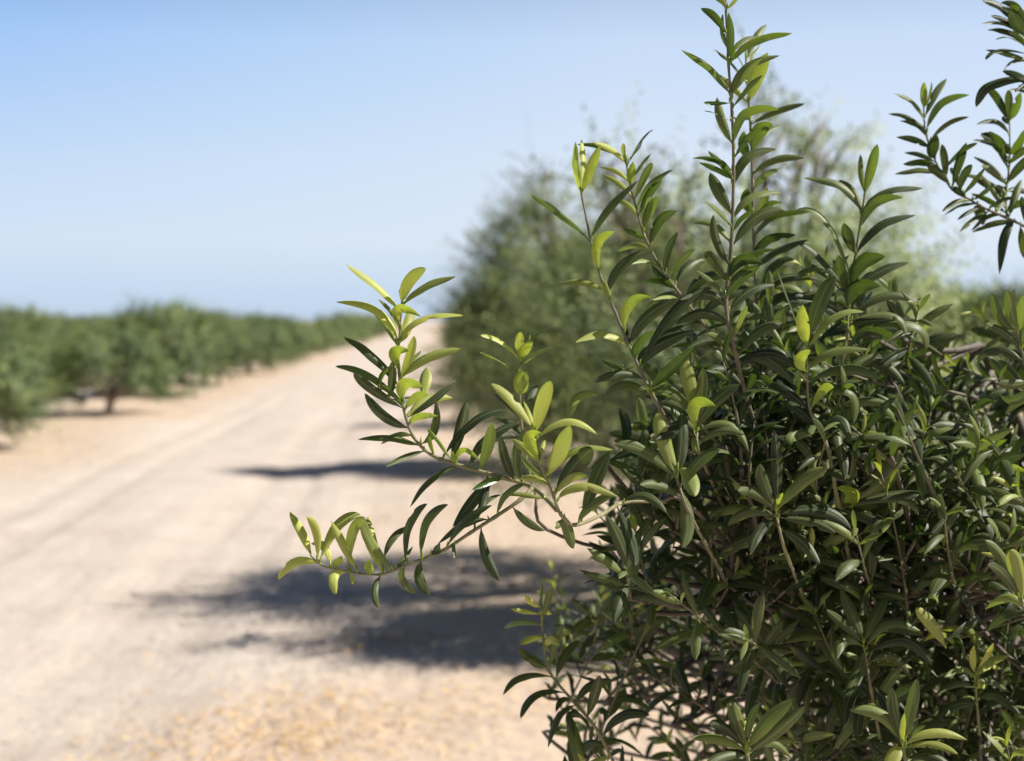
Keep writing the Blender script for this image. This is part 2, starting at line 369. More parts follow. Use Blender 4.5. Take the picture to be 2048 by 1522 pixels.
# ------------------------------------------------------------------ background olive trees
def crown_mesh(seed, H, Rad, n_shoot, lw, ll, n_wisp=8, wlen=.8, low=.35, step=.045, lobes_n=11, custom=None, thin=9.0, lmat=None, bright=0):
    """foliage of a bushy olive: shoots leaving irregular lobes, opposite leaf pairs on each"""
    r = np.random.default_rng(seed); lobes = []
    for i in range(lobes_n):
        a = 2*math.pi*(i*.382+r.uniform(-.05, .05)); h = r.uniform(0, 1); h = (i+.5)/lobes_n
        rad = Rad*(.66*math.sqrt(max(0.02, 1-(h-.25)**2/.62)))*r.uniform(.55, 1.0)
        z = low+.25+(H-low-.75)*h
        lobes.append((rad*math.cos(a), rad*math.sin(a), z, Rad*r.uniform(.2, .36)*(1.1-.35*h)))
    if custom: lobes = custom; lobes_n = len(custom)
    lobes = np.array(lobes); pw = lobes[:, 3]**2*np.where(lobes[:, 2] > thin, .2, 1); pw /= pw.sum()
    lage = r.uniform(-.45, .45, lobes_n)+bright; shsh = r.uniform(0, 1, n_shoot)
    k = r.choice(lobes_n, n_shoot, p=pw); c = lobes[k]
    d = r.normal(size=(n_shoot, 3)); d /= np.linalg.norm(d, axis=1)[:, None]
    start = c[:, :3]+d*(c[:, 3]*r.uniform(.1, .85, n_shoot))[:, None]
    out = start.copy(); out[:, 2] = 0; out /= (np.linalg.norm(out, axis=1)[:, None]+1e-6)
    dr = d*.7+out*.5+np.array([0, 0, .55]); 
    length = r.uniform(.18, .42, n_shoot)*Rad/1.4
    if n_wisp:
        kw = r.integers(0, n_shoot, n_wisp*5); hi = kw[np.argsort(-start[kw, 2])][:n_wisp]
        dr[hi] = r.normal(0, .16, (len(hi), 3))+np.array([0, 0, 1]); length[hi] = wlen*r.uniform(.5, 1.15, len(hi))
    dr /= np.linalg.norm(dr, axis=1)[:, None]
    bend = r.normal(0, .25, (n_shoot, 3)); bend[:, 2] -= .12
    nn = np.maximum(3, (length/step).astype(int)); idx = np.repeat(np.arange(n_shoot), nn)
    frac = np.concatenate([(np.arange(m)+.5)/m for m in nn])
    L = length[idx]; pos = start[idx]+dr[idx]*(frac*L)[:, None]+bend[idx]*(frac**2*L)[:, None]
    ax = dr[idx]+bend[idx]*(2*frac)[:, None]*.6; ax /= np.linalg.norm(ax, axis=1)[:, None]
    ref = np.cross(ax, np.array([.3, .5, .81])); ref /= np.linalg.norm(ref, axis=1)[:, None]; ref2 = np.cross(ax, ref)
    node = np.concatenate([np.arange(m) for m in nn]); th = node*(math.pi/2)+np.repeat(r.uniform(0, 6.28, n_shoot), nn)+r.normal(0, .3, len(node))
    P = []; A = []; age0 = np.repeat(np.clip(r.uniform(0, 1, n_shoot)**1.4+lage[k]*.6, 0, 1), nn)
    for sgn in (0, math.pi):
        s = ref*np.cos(th+sgn)[:, None]+ref2*np.sin(th+sgn)[:, None]
        s = s+r.normal(0, .15, s.shape)
        ld = s*.8+ax*.65; ld /= np.linalg.norm(ld, axis=1)[:, None]
        up = ax-ld*np.sum(ax*ld, axis=1)[:, None]; up /= np.linalg.norm(up, axis=1)[:, None]
        wd = np.cross(ld, up); l = ll*r.uniform(.6, 1.15, len(ld))*(1-.35*frac); wi = lw*r.uniform(.7, 1.2, len(ld))
        b = pos; m = pos+ld*(l*.5)[:, None]; tp = pos+(ld*.96-up*.22)*l[:, None]
        quad = np.stack([b, m-wd*(wi/2)[:, None], tp, m+wd*(wi/2)[:, None]], axis=1)
        P.append(quad.reshape(-1, 3))
        a = np.clip(age0*.75+frac*.3+r.normal(0, .08, len(frac)), 0, 1); sh = np.clip(np.repeat(shsh, nn)*1.5-.25+r.uniform(-.2, .2, len(frac)), 0, 1.6)
        col = np.stack([a, np.full_like(a, .5), np.full_like(a, .5), sh], axis=1); A.append(np.repeat(col, 4, axis=0))
    P = np.concatenate(P); A = np.concatenate(A); nq = len(P)//4
    me = bpy.data.meshes.new('crown'); me.vertices.add(len(P)); me.vertices.foreach_set('co', P.astype(np.float32).ravel())
    me.loops.add(nq*4); me.loops.foreach_set('vertex_index', np.arange(nq*4, dtype=np.int32))
    me.polygons.add(nq); me.polygons.foreach_set('loop_start', np.arange(0, nq*4, 4, dtype=np.int32))
    at = me.attributes.new('lc', 'FLOAT_COLOR', 'POINT'); at.data.foreach_set('color', A.astype(np.float32).ravel())
    me.materials.append(lmat or BGLEAF); me.update(calc_edges=True); me.validate()
    # trunk and limbs
    mb = MB(); rr = random.Random(seed)
    fork = Vector((rr.uniform(-.04, .04), rr.uniform(-.04, .04), low+.05)); r0 = .055*Rad/1.3+.01
    tube(mb, spline([(rr.uniform(-.03, .03), 0, -.06), (0, 0, low*.4), fork], 4), [r0*1.5, r0*1.25]+[r0*1.05]*7, 10, 0)
    for lb in lobes:
        e = Vector(lb[:3]); mid = fork.lerp(e, .5)+Vector((rr.uniform(-.08, .08), rr.uniform(-.08, .08), .04))
        pts = spline([fork-Vector((0, 0, .04)), mid, e], 4); rs = [r0*.62*(1-.75*i/(len(pts)-1)) for i in range(len(pts))]
        tube(mb, pts, rs, 7, 0)
        for _ in range(5):
            q = e+Vector((rr.gauss(0, 1), rr.gauss(0, 1), rr.gauss(0, 1)+.4)).normalized()*lb[3]*.95; st = pts[rr.randint(4, 8)]
            tube(mb, [st, st.lerp(q, .5)+Vector((0, 0, .03)), q], [r0*.2, r0*.14, r0*.06], 5, .2)
    if n_wisp:
        for i in hi[:n_wisp]:
            s0 = Vector(start[i]); k0 = lobes[k[i]]
            e = s0+Vector(dr[i])*length[i]+Vector(bend[i])*length[i]; m_ = s0+Vector(dr[i])*length[i]*.5+Vector(bend[i])*length[i]*.25
            tube(mb, [Vector(k0[:3]), s0, m_, e], [.006, .0045, .003, .0015], 5, .3)
    tm = bpy.data.meshes.new('trunk'); tm.from_pydata(mb.v, [], mb.f); at = tm.attributes.new('lc', 'FLOAT_COLOR', 'POINT')
    at.data.foreach_set('color', np.array(mb.a, dtype=np.float32).ravel()); tm.materials.append(BGBARK)
    tm.polygons.foreach_set('use_smooth', [True]*len(tm.polygons)); tm.update()
    return tm, me
ORD = ['first', 'second', 'third', 'fourth', 'fifth', 'sixth', 'seventh', 'eighth', 'ninth', 'tenth', 'eleventh', 'twelfth', 'thirteenth', 'fourteenth', 'fifteenth', 'sixteenth', 'seventeenth', 'eighteenth', 'nineteenth', 'twentieth', 'twenty-first', 'twenty-second', 'twenty-third', 'twenty-fourth']
def place(tm, cm, loc, rz, scl, label, group):
    t = empty('olive_tree', loc, label, 'tree', group); t.rotation_euler = (0, 0, rz); t.scale = scl if isinstance(scl, tuple) else (scl,)*3
    for nm, me in (('trunk', tm), ('crown', cm)):
        o = bpy.data.objects.new(nm, me); C.objects.link(o); o.parent = t
    return t
# the row on the right of the track
g = 'olive trees in a row on the right of the track'
near1 = crown_mesh(21, 2.75, 1.35, 5000, .016, .062, 14, .45, .35, .035, custom=[(-1.0, .1, .9, .5), (-.9, -.3, 1.4, .45), (-.5, .2, 1.8, .4), (0, -.2, 1.95, .38), (-.65, 0, 2.25, .24), (.2, .2, 2.4, .26),
   (.55, 0, 2.1, .33), (.45, -.2, 2.4, .2), (.6, .2, 1.4, .38), (.4, -.5, 1.3, .5), (-.3, -.6, 1.0, .55), (.8, -.3, .85, .42), (0, .7, 1.2, .5), (.5, .7, .8, .5), (-.7, .6, 1.6, .4), (-.5, -1.25, 1.15, .42), (.2, -1.35, 1.5, .42), (.7, -1.1, 1.0, .45), (0, 1.2, 1.5, .4), (-.9, 1.0, 1.1, .4), (-.45, -1.1, 1.95, .3), (.1, -.95, 1.85, .36), (.5, -.75, 1.65, .4), (-.1, -.8, 1.45, .45), (-.3, -1.35, .8, .45), (-.74, 0, 2.25, .2), (.1, 0, 2.62, .2), (.36, .1, 2.4, .24), (.42, .3, 1.95, .32), (-.3, .1, 2.2, .26)], thin=1.8, bright=.12)
near2 = crown_mesh(5, 2.95, 1.5, 4300, .018, .066, 10, .5, .25, .035, custom=[(-1.25, 0, .9, .5), (-1.2, .2, 1.5, .46), (-1.0, -.2, 2.05, .38), (-.7, 0, 2.5, .33), (-.62, 0, 2.9, .18), (-.3, .3, 2.1, .45), (0, -.3, 1.6, .55),
   (.5, 0, 2.35, .42), (.9, .2, 1.9, .45), (1.2, -.2, 1.3, .5), (-.5, -.6, 1.1, .5), (.4, -.5, .9, .5), (0, .8, 1.3, .55), (-.9, .6, .8, .5), (.2, 0, 2.7, .3)], thin=2.6, bright=.36)
place(*near1, rw(1.66, 7.7), 0, 1.0, 'tall loose olive tree with thin upright shoots, just behind the leafy branches', g)
place(*near2, rw(1.72, 14.3), 0, 1.0, 'dense rounded grey-green olive tree at the right edge of the track', g)
mids = [crown_mesh(40+i, 2.7, 1.4, 1100, .026, .085, 7, .5, .3, .055, 11) for i in range(3)]
for i in range(9):
    place(*mids[i % 3], rw(1.6+random.uniform(-.15, .15), 20.4+6*i), random.uniform(0, 6), random.uniform(.92, 1.06),
          '%s olive tree beyond the rounded one, right of the track' % ORD[i], g)
# rows left of the track
lefts = [crown_mesh(60+i, 1.75, 1.45, 1900, .028, .085, 6, .4, .22, .05, 14, lmat=BGLEAF2) for i in range(4)]
fars = [crown_mesh(80+i, 2.0, 1.85, 620, .055, .15, 4, .4, .25, .09, 12, lmat=BGLEAF2) for i in range(3)]
rn = random.Random(9)
for row in range(7):
    lat = -5.25-5.4*row; k = 0
    for j in range(24):
        al = 17.0+5.7*j+(rn.uniform(-.3, .3) if row or j > 2 else 0)
        if row and al < -lat*2.95-1.5: continue
        if row and al > 110: continue
        near = al < 48
        src = (lefts if near else fars)[rn.randrange(4 if near else 3)]
        s = rn.uniform(.74, 1.12)
        if row == 0 and j < 5: s = (.84, .86, 1.12, 1.0, 1.04)[j]
        lab = ('%s olive tree from the camera along the left edge of the track' % ORD[k]) if row == 0 else \
              ('%s olive tree from the camera in the %s row behind the left edge row' % (ORD[k], ORD[row]))
        p = rw(lat+rn.uniform(-.2, .2), al); p.z = gz(p.x, p.y)*.5
        place(*src, p, rn.uniform(0, 6.28), (s, s, s*rn.uniform(.92, 1.1)), lab, 'olive trees in rows on the left of the track'); k += 1
# rows far right
rights = lefts
for row in range(4):
    k = 0
    for j in range(-2, 9):
        lat = 12.5+5.6*row; al = 30+6*j+row*5+rn.uniform(-.4, .4)
        p = rw(lat+rn.uniform(-.3, .3), al); px = proj(p)[0]
        if px > 2750 or px < 1500: continue
        s = rn.uniform(1.4, 1.7)
        place(*rights[rn.randrange(len(rights))], p, rn.uniform(0, 6.28), (s, s, s), '%s tree from the camera in the %s far row on the right' % (ORD[k], ORD[row]),
              'olive trees in the far rows on the right'); k += 1

# ------------------------------------------------------------------ the olive tree in front of the camera
TB = rw(1.35, 2.35, 0); TB.z = gz(TB.x, TB.y)
tree = empty('olive_tree', TB, 'leafy olive tree closest to the camera, its sharp shoots filling the right half', 'tree')
EYE = Vector((0, 0, CAM_H)); starts = []
def hero(stem, leaves, d, rad=.0022, age_s=.7, extra=0, xage=.15):
    """stem: photo points with optional depth; leaves: (base, halfway, tip, seen width px, side, age, dz mid, dz tip)"""
    mb = MB(); pts = []
    for s in stem: pts.append(cp(s[0], s[1], d+(s[2] if len(s) > 2 else 0)))
    starts.append((pts[0], (pts[1]-pts[0]).normalized(), rad*.72)); sp = spline(pts, 5); n = len(sp)
    rs = []
    for i in range(n):
        f = i/(n-1); rs.append(rad*.72*(1.0-.62*f)*(1+.22*(i % 5 == 0)))
    tube(mb, sp, rs, 8, age_s)
    so_ = mb.build('shoot', [BARK], tree, TB)
    lm = MB()
    def near_stem(b):
        best = min(stem, key=lambda s: (s[0]-b[0])**2+(s[1]-b[1])**2)
        # depth along the nearest segment
        bd, dep = 1e9, 0
        for a, c in zip(stem, stem[1:]):
            ax, ay = a[0], a[1]; dx, dy = c[0]-ax, c[1]-ay; L2 = dx*dx+dy*dy+1e-6
            t = max(0, min(1, ((b[0]-ax)*dx+(b[1]-ay)*dy)/L2)); q = (ax+dx*t-b[0])**2+(ay+dy*t-b[1])**2
            za = a[2] if len(a) > 2 else 0; zc = c[2] if len(c) > 2 else 0
            if q < bd: bd = q; dep = za+(zc-za)*t; foot = (ax+dx*t, ay+dy*t)
        return dep, foot, math.sqrt(bd)
    leaves = list(leaves)
    for k in range(extra):                      # smaller leaves between the large pairs
        f = (k+.5+random.uniform(-.3, .3))/extra*(len(stem)-1); i0 = min(int(f), len(stem)-2); q = f-i0
        a_, c_ = stem[i0], stem[i0+1]; bx, by = a_[0]+(c_[0]-a_[0])*q, a_[1]+(c_[1]-a_[1])*q
        an = math.atan2(c_[1]-a_[1], c_[0]-a_[0])+random.choice((-1, 1))*random.uniform(.5, 1.15); L_ = random.uniform(60, 105)
        tx_, ty_ = bx+L_*math.cos(an), by+L_*math.sin(an); cv = random.uniform(6, 16)
        leaves.append(((bx, by), ((bx+tx_)/2, (by+ty_)/2-cv), (tx_, ty_), random.uniform(8, 17), random.choice((1, 1, -1)), xage+random.uniform(-.08, .25)))
    for i, lf in enumerate(leaves):
        b, m, t, wpx = lf[0], lf[1], lf[2], lf[3]; side = lf[4] if len(lf) > 4 else 1; age = lf[5] if len(lf) > 5 else .35
        if m is None: m = ((b[0]+t[0])/2+random.uniform(-4, 4), (b[1]+t[1])/2+random.uniform(-4, 4))
        dep, foot, dist = near_stem(b)
        L = math.hypot(m[0]-b[0], m[1]-b[1])+math.hypot(t[0]-m[0], t[1]-m[1])
        want = 135 if L > 60 else 90
        short = math.sqrt(max(0, min(want, L*1.9)**2-L*L))*.55      # foreshortened leaves reach out of the plane
        sgn = -1 if (side < 0 or random.random() < .62) else 1
        dzt = lf[7] if len(lf) > 7 else sgn*short/FPX*d+random.uniform(-.008, .008)
        dzm = lf[6] if len(lf) > 6 else dzt*.35
        d0 = d+dep
        if dist < 26: b = foot
        B, M_, T_ = cp(b[0], b[1], d0), cp(m[0], m[1], d0+dzm), cp(t[0], t[1], d0+dzt)
        if 26 <= dist < 90: tube(lm, [cp(foot[0], foot[1], d0), B], [.0009, .0008], 6, .7)   # a short side twig carries it
        wpx *= .94; true = max(wpx*1.05, min(26, L*.185)); a = min(1, wpx/true)
        view = (M_-EYE).normalized()
        ch = M_-(B+T_)*.5; ch -= view*ch.dot(view)
        if ch.length < .002: ch = Vector((0, 0, 1))
        ax = (T_-B).normalized(); ch = (ch-ax*ch.dot(ax)); ch = ch.normalized() if ch.length > 1e-5 else Vector((0, 0, 1))
        if ch.z < -.2 and side > 0 and (m[1] < (b[1]+t[1])/2): ch = -ch
        n0 = (-view*side*a+ch*math.sqrt(max(.03, 1-a*a))).normalized()
        leaf(lm, B, M_, T_, true/FPX*d0, n0, min(1, max(0, age+random.uniform(-.06, .06))), nl=20, nc=3)
        # axillary bud
        bd = (T_-B).normalized(); e = B+bd*.002
        tube(lm, [B, B+(bd*.5+Vector((0, 0, .5)))*.0035, B+(bd*.4+Vector((0, 0, .8)))*.007], [.0009, .0011, .0002], 5, .85)
    lm.build('foliage', [LEAF], so_, TB)
    so_.location = (0, 0, 0)
    return sp
Y_, G_, D_, K_ = .97, .72, .3, .08       # lime, fresh green, green, dark
# upright shoot at the left, above the track
hero([(1114, 1019, -.07), (1064, 974), (1000, 954), (930, 934), (880, 918), (850, 900), (826, 872), (812, 835), (804, 800), (798, 745), (797, 700), (800, 655), (804, 612)], [
 ((788, 625), (758, 571), (691, 528), 11, 1, .9), ((803, 609), (816, 565), (852, 537), 25, 1, .9), ((805, 614), (844, 575), (912, 553), 11, 1, .55),
 ((790, 690), (758, 622), (671, 604), 14, 1, .95), ((794, 662), (797, 615), (843, 634), 22, -1, 1.0), ((803, 685), (843, 637), (931, 631), 14, 1, .9),
 ((812, 690), None, (822, 614), 23, 1, .85), ((805, 600), None, (799, 578), 6, 1, 1), ((794, 777), (746, 708), (687, 674), 19, 1, .12), ((798, 743), (789, 700), (818, 702), 26, -1, .95),
 ((812, 755), (820, 715), (828, 672), 19, 1, .8), ((807, 759), (850, 712), (925, 697), 19, 1, .6), ((783, 813), (735, 745), (670, 732), 15, 1, .35),
 ((788, 822), (745, 782), (707, 746), 20, 1, .12), ((807, 862), (765, 832), (729, 786), 22, 1, .1), ((776, 800), None, (785, 722), 17, 1, .15), ((756, 779), (766, 744), (792, 730), 10, -1, .4),
 ((805, 808), (808, 766), (846, 774), 28, -1, .95), ((846, 792), None, (853, 734), 25, 1, .75), ((828, 817), (833, 792), (858, 788), 18, -1, .9),
 ((820, 833), (857, 797), (908, 797), 22, 1, .7), ((830, 830), (872, 800), (912, 761), 14, 1, .05), ((812, 852), (838, 830), (877, 832), 17, -1, .85),
 ((840, 899), (780, 872), (715, 879), 15, 1, .2), ((910, 926), (928, 898), (959, 922), 14, -1, .8), ((914, 942), (860, 956), (820, 1014), 13, 1, .15),
 ((890, 900), (944, 843), (1014, 820), 17, 1, .08), ((905, 915), (922, 860), (934, 803), 24, 1, .08), ((960, 935), (974, 890), (984, 843), 26, 1, .4),
 ((940, 934), (968, 880), (1040, 843), 22, 1, .05), ((989, 955), (950, 995), (905, 1054), 26, 1, .05), ((975, 952), (968, 990), (958, 1030), 18, 1, .05), ((1030, 962), (1010, 920), (1000, 868), 20, 1, .1),
 ((870, 905), None, (857, 870), 9, -1, .8), ((905, 925), None, (903, 900), 9, -1, .8), ((845, 885), (870, 860), (872, 800), 18, 1, .1), ((1045, 968), (1030, 910), (1050, 860), 20, 1, .1)], 1.30, .0031, .8, 9, .4)
# arching shoot at the lower left
hero([(1064, 976, .01), (1040, 1000), (990, 1034), (940, 1066), (890, 1099), (850, 1117), (820, 1127), (785, 1142), (760, 1149), (720, 1147), (680, 1140), (645, 1131), (622, 1112)], [
 ((1029, 1019), (1055, 1047), (1090, 1062), 18, 1, .05), ((967, 1059), (970, 1112), (999, 1161), 21, 1, .08), ((987, 1050), (925, 1046), (875, 1089), 14, 1, .06),
 ((840, 1110), (850, 1044), (897, 1009), 18, 1, .08), ((807, 1118), (814, 1052), (855, 1007), 16, 1, .08), ((767, 1120), (785, 1074), (820, 1052), 14, 1, .1),
 ((939, 1048), (965, 1008), (1004, 989), 12, 1, .1), ((992, 1030), (1010, 990), (1050, 968), 13, 1, .1), ((782, 1132), (742, 1084), (725, 1034), 22, 1, .55),
 ((762, 1130), (738, 1075), (737, 1032), 26, 1, .85), ((700, 1124), (704, 1066), (732, 1037), 22, 1, .75), ((717, 1135), (686, 1082), (662, 1042), 19, 1, .72),
 ((650, 1112), (675, 1050), (722, 1029), 22, 1, .85), ((645, 1110), (634, 1064), (613, 1034), 18, 1, .98), ((622, 1106), (604, 1062), (580, 1023), 20, 1, 1),
 ((665, 1125), (648, 1092), (622, 1087), 18, 1, .98), ((640, 1131), (590, 1124), (555, 1162), 20, 1, 1), ((697, 1145), (668, 1152), (672, 1190), 20, 1, .8),
 ((765, 1152), (749, 1180), (757, 1217), 14, 1, .15), ((812, 1133), (803, 1162), (834, 1189), 18, 1, .15), ((845, 1122), (838, 1156), (859, 1191), 21, 1, .1),
 ((665, 1134), None, (684, 1112), 18, -1, 1), ((735, 1148), None, (738, 1118), 22, -1, .95), ((790, 1136), None, (826, 1092), 7, 1, .3), ((909, 1085), None, (912, 1119), 8, -1, .3),
 ((860, 1112), None, (880, 1092), 18, 1, .05), ((890, 1095), (930, 1040), (985, 1010), 15, 1, .1), ((700, 1144), None, (706, 1168), 8, -1, .9)], 1.28, .0026, .8)
# bright shoot in front of it
hero([(1330, 1003, .12), (1249, 1004, .08), (1204, 1029, .04), (1150, 1050, .01), (1122, 1030), (1108, 995), (1092, 954), (1078, 920), (1070, 890), (1068, 862)], [
 ((1064, 862), (1024, 800), (982, 767), 22, 1, .9), ((1066, 866), None, (1047, 802), 13, 1, 1), ((1076, 870), (1082, 812), (1102, 762), 30, 1, .95),
 ((1076, 931), (1056, 875), (1084, 866), 28, -1, 1), ((1089, 880), (1134, 838), (1196, 870), 13, 1, .85), ((1100, 952), (1118, 900), (1141, 850), 36, 1, .8),
 ((1099, 960), (1144, 900), (1227, 900), 15, 1, .75), ((1074, 929), (1052, 897), (1024, 877), 18, 1, .8), ((1085, 961), (1062, 938), (1039, 908), 14, 1, .5),
 ((1095, 976), (1070, 955), (1038, 957), 16, 1, .85), ((1115, 1003), (1160, 968), (1238, 994), 17, 1, .85), ((1116, 990), (1140, 957), (1176, 953), 16, 1, .75),
 ((1122, 985), (1150, 930), (1186, 898), 38, 1, .1), ((1160, 1040), (1190, 960), (1221, 903), 30, 1, .08), ((1120, 1030), (1138, 1060), (1147, 1098), 26, 1, .25),
 ((1155, 1046), (1178, 1010), (1240, 980), 14, 1, .2), ((1244, 1009), (1290, 990), (1333, 1027), 16, 1, .15), ((1212, 1030), (1240, 1080), (1258, 1137), 27, 1, .04), ((1235, 1015), (1262, 1080), (1272, 1132), 25, 1, .05),
 ((1130, 1037), None, (1112, 1052), 14, 1, .3), ((1080, 920), None, (1090, 880), 10, 1, 1)], 1.22, .0028, .85)
# small shoot between them
hero([(1075, 1000), (1055, 930), (1043, 850), (1040, 790), (1041, 740), (1043, 708)], [
 ((1036, 722), (1002, 682), (960, 671), 10, 1, .8), ((1028, 748), (992, 718), (959, 704), 10, 1, .6), ((1040, 710), None, (1043, 664), 20, 1, 1), ((1044, 724), (1048, 698), (1066, 682), 22, -1, .95),
 ((1056, 684), (1078, 665), (1104, 655), 6, 1, .5), ((1049, 735), (1072, 704), (1110, 696), 9, 1, .7), ((1040, 790), None, (1042, 737), 30, -1, .8), ((1046, 790), None, (1054, 742), 16, 1, .6),
 ((1040, 830), (1060, 790), (1075, 770), 18, 1, .1), ((1040, 840), (1010, 800), (985, 790), 16, 1, .1), ((1045, 880), (1000, 870), (960, 900), 20, 1, .1), ((1046, 880), (1030, 850), (990, 835), 16, 1, .1)], 1.42, .0022, .8)
# thin upright shoots, middle
hero([(1420, 960, .1), (1360, 880, .05), (1310, 800), (1280, 739), (1255, 684), (1230, 624), (1205, 564), (1185, 499), (1175, 449), (1165, 400), (1160, 375)], [
 ((1162, 387), (1150, 335), (1151, 284), 15, -1, .8), ((1165, 382), (1170, 330), (1163, 279), 14, 1, .85), ((1167, 389), (1180, 338), (1201, 289), 20, -1, .9),
 ((1175, 484), (1122, 427), (1062, 389), 10, -1, .35), ((1187, 479), (1212, 415), (1277, 360), 14, 1, .2), ((1199, 546), (1193, 485), (1231, 463), 22, -1, .85),
 ((1207, 589), (1162, 560), (1110, 572), 12, 1, .7), ((1222, 606), None, (1207, 562), 14, 1, .6), ((1223, 592), (1240, 530), (1320, 494), 21, 1, .2), ((1244, 668), (1257, 608), (1301, 594), 22, -1, .85),
 ((1250, 704), (1212, 668), (1150, 686), 14, 1, .85), ((1262, 693), (1290, 635), (1360, 597), 24, 1, .1), ((1285, 730), (1350, 618), (1424, 576), 20, 1, .08), ((1248, 742), None, (1203, 720), 9, -1, .2),
 ((1254, 702), None, (1249, 652), 16, 1, .05), ((1272, 720), (1275, 690), (1310, 660), 22, -1, .3), ((1280, 740), (1300, 700), (1390, 660), 26, 1, .04), ((1300, 778), (1340, 740), (1392, 690), 22, -1, .3),
 ((1290, 760), (1240, 745), (1185, 765), 18, 1, .1), ((1310, 795), (1250, 770), (1205, 800), 22, 1, .3), ((1136, 850), (1155, 795), (1200, 792), 20, 1, .5), ((1310, 800), None, (1290, 770), 10, -1, .9)], 1.36, .0028, .35)
hero([(1500, 800, .08), (1430, 680, .03), (1360, 589), (1320, 534), (1290, 475), (1275, 425), (1262, 380), (1253, 330), (1250, 312)], [
 ((1245, 331), (1228, 300), (1185, 285), 10, 1, .85), ((1252, 369), (1232, 340), (1200, 335), 11, 1, .8), ((1270, 399), (1240, 364), (1202, 348), 12, 1, .75), ((1275, 439), (1254, 409), (1225, 399), 13, 1, .7),
 ((1250, 320), None, (1247, 286), 9, 1, .9), ((1262, 374), None, (1266, 323), 18, -1, .75), ((1258, 322), None, (1285, 276), 4, 1, .4), ((1280, 419), (1296, 370), (1346, 340), 13, 1, .3), ((1293, 458), (1298, 420), (1314, 391), 20, -1, .6),
 ((1310, 490), (1318, 442), (1354, 422), 20, -1, .2), ((1290, 480), None, (1245, 455), 11, -1, .4), ((1335, 546), (1332, 505), (1356, 463), 16, 1, .05), ((1345, 558), (1363, 520), (1391, 499), 14, 1, .25), ((1355, 570), (1380, 530), (1412, 520), 26, 1, .04),
 ((1345, 575), None, (1303, 530), 15, -1, .1), ((1372, 605), (1400, 560), (1460, 550), 22, 1, .08), ((1380, 612), (1340, 590), (1290, 620), 20, 1, .1), ((1400, 640), (1450, 590), (1520, 580), 22, 1, .05), ((1410, 650), (1370, 640), (1320, 680), 22, 1, .06)], 1.44, .0026, .4, 12, .25)
# tall central shoot
hero([(1560, 960, .08), (1510, 850, .04), (1474, 720), (1452, 610), (1462, 500), (1467, 350), (1464, 225), (1457, 130), (1452, 25), (1449, -70)], [
 ((1452, 22), None, (1435, -12), 8, 1, .7), ((1455, 20), None, (1478, -10), 8, 1, .7), ((1459, 122), (1464, 75), (1457, 25), 16, -1, .25), ((1455, 100), (1442, 60), (1445, 28), 9, 1, .2),
 ((1464, 131), (1502, 80), (1584, 66), 14, -1, .55), ((1452, 195), (1425, 136), (1362, 100), 13, -1, .5), ((1455, 122), None, (1430, 97), 6, 1, .3), ((1460, 128), None, (1473, 84), 5, 1, .5), ((1469, 200), (1486, 135), (1560, 111), 17, 1, .3),
 ((1459, 290), (1441, 240), (1434, 195), 20, 1, .3), ((1450, 207), None, (1407, 205), 5, -1, .4), ((1447, 245), (1430, 226), (1407, 222), 6, 1, .2), ((1470, 302), (1487, 228), (1559, 220), 20, -1, .65), ((1465, 230), None, (1484, 252), 6, 1, .5),
 ((1464, 371), (1440, 322), (1384, 317), 16, -1, .3), ((1459, 344), (1440, 322), (1416, 301), 12, 1, .35), ((1472, 382), (1490, 318), (1552, 299), 22, 1, .25), ((1462, 431), (1436, 382), (1420, 345), 25, 1, .3),
 ((1475, 446), (1500, 392), (1563, 386), 16, 1, .35), ((1464, 456), (1436, 420), (1409, 405), 12, 1, .4), ((1464, 491), (1430, 449), (1387, 446), 14, 1, .4), ((1475, 498), (1512, 434), (1570, 421), 25, 1, .25),
 ((1459, 532), (1436, 480), (1427, 429), 18, 1, .08), ((1470, 562), (1482, 518), (1525, 527), 24, -1, .15), ((1459, 566), (1430, 530), (1411, 503), 22, 1, .12), ((1462, 600), (1478, 556), (1520, 533), 26, -1, .2),
 ((1455, 620), (1420, 590), (1360, 600), 20, 1, .08), ((1456, 625), (1500, 580), (1550, 570), 20, 1, .1), ((1460, 655), (1410, 625), (1350, 650), 22, 1, .06), ((1465, 660), (1480, 625), (1490, 600), 22, 1, .2),
 ((1472, 710), (1430, 680), (1370, 700), 22, 1, .06), ((1474, 715), (1520, 660), (1570, 650), 22, 1, .08), ((1478, 730), (1530, 715), (1595, 775), 26, 1, .06), ((1490, 780), (1440, 740), (1400, 770), 24, 1, .07)], 1.38, .0032, .25, 16, .25)
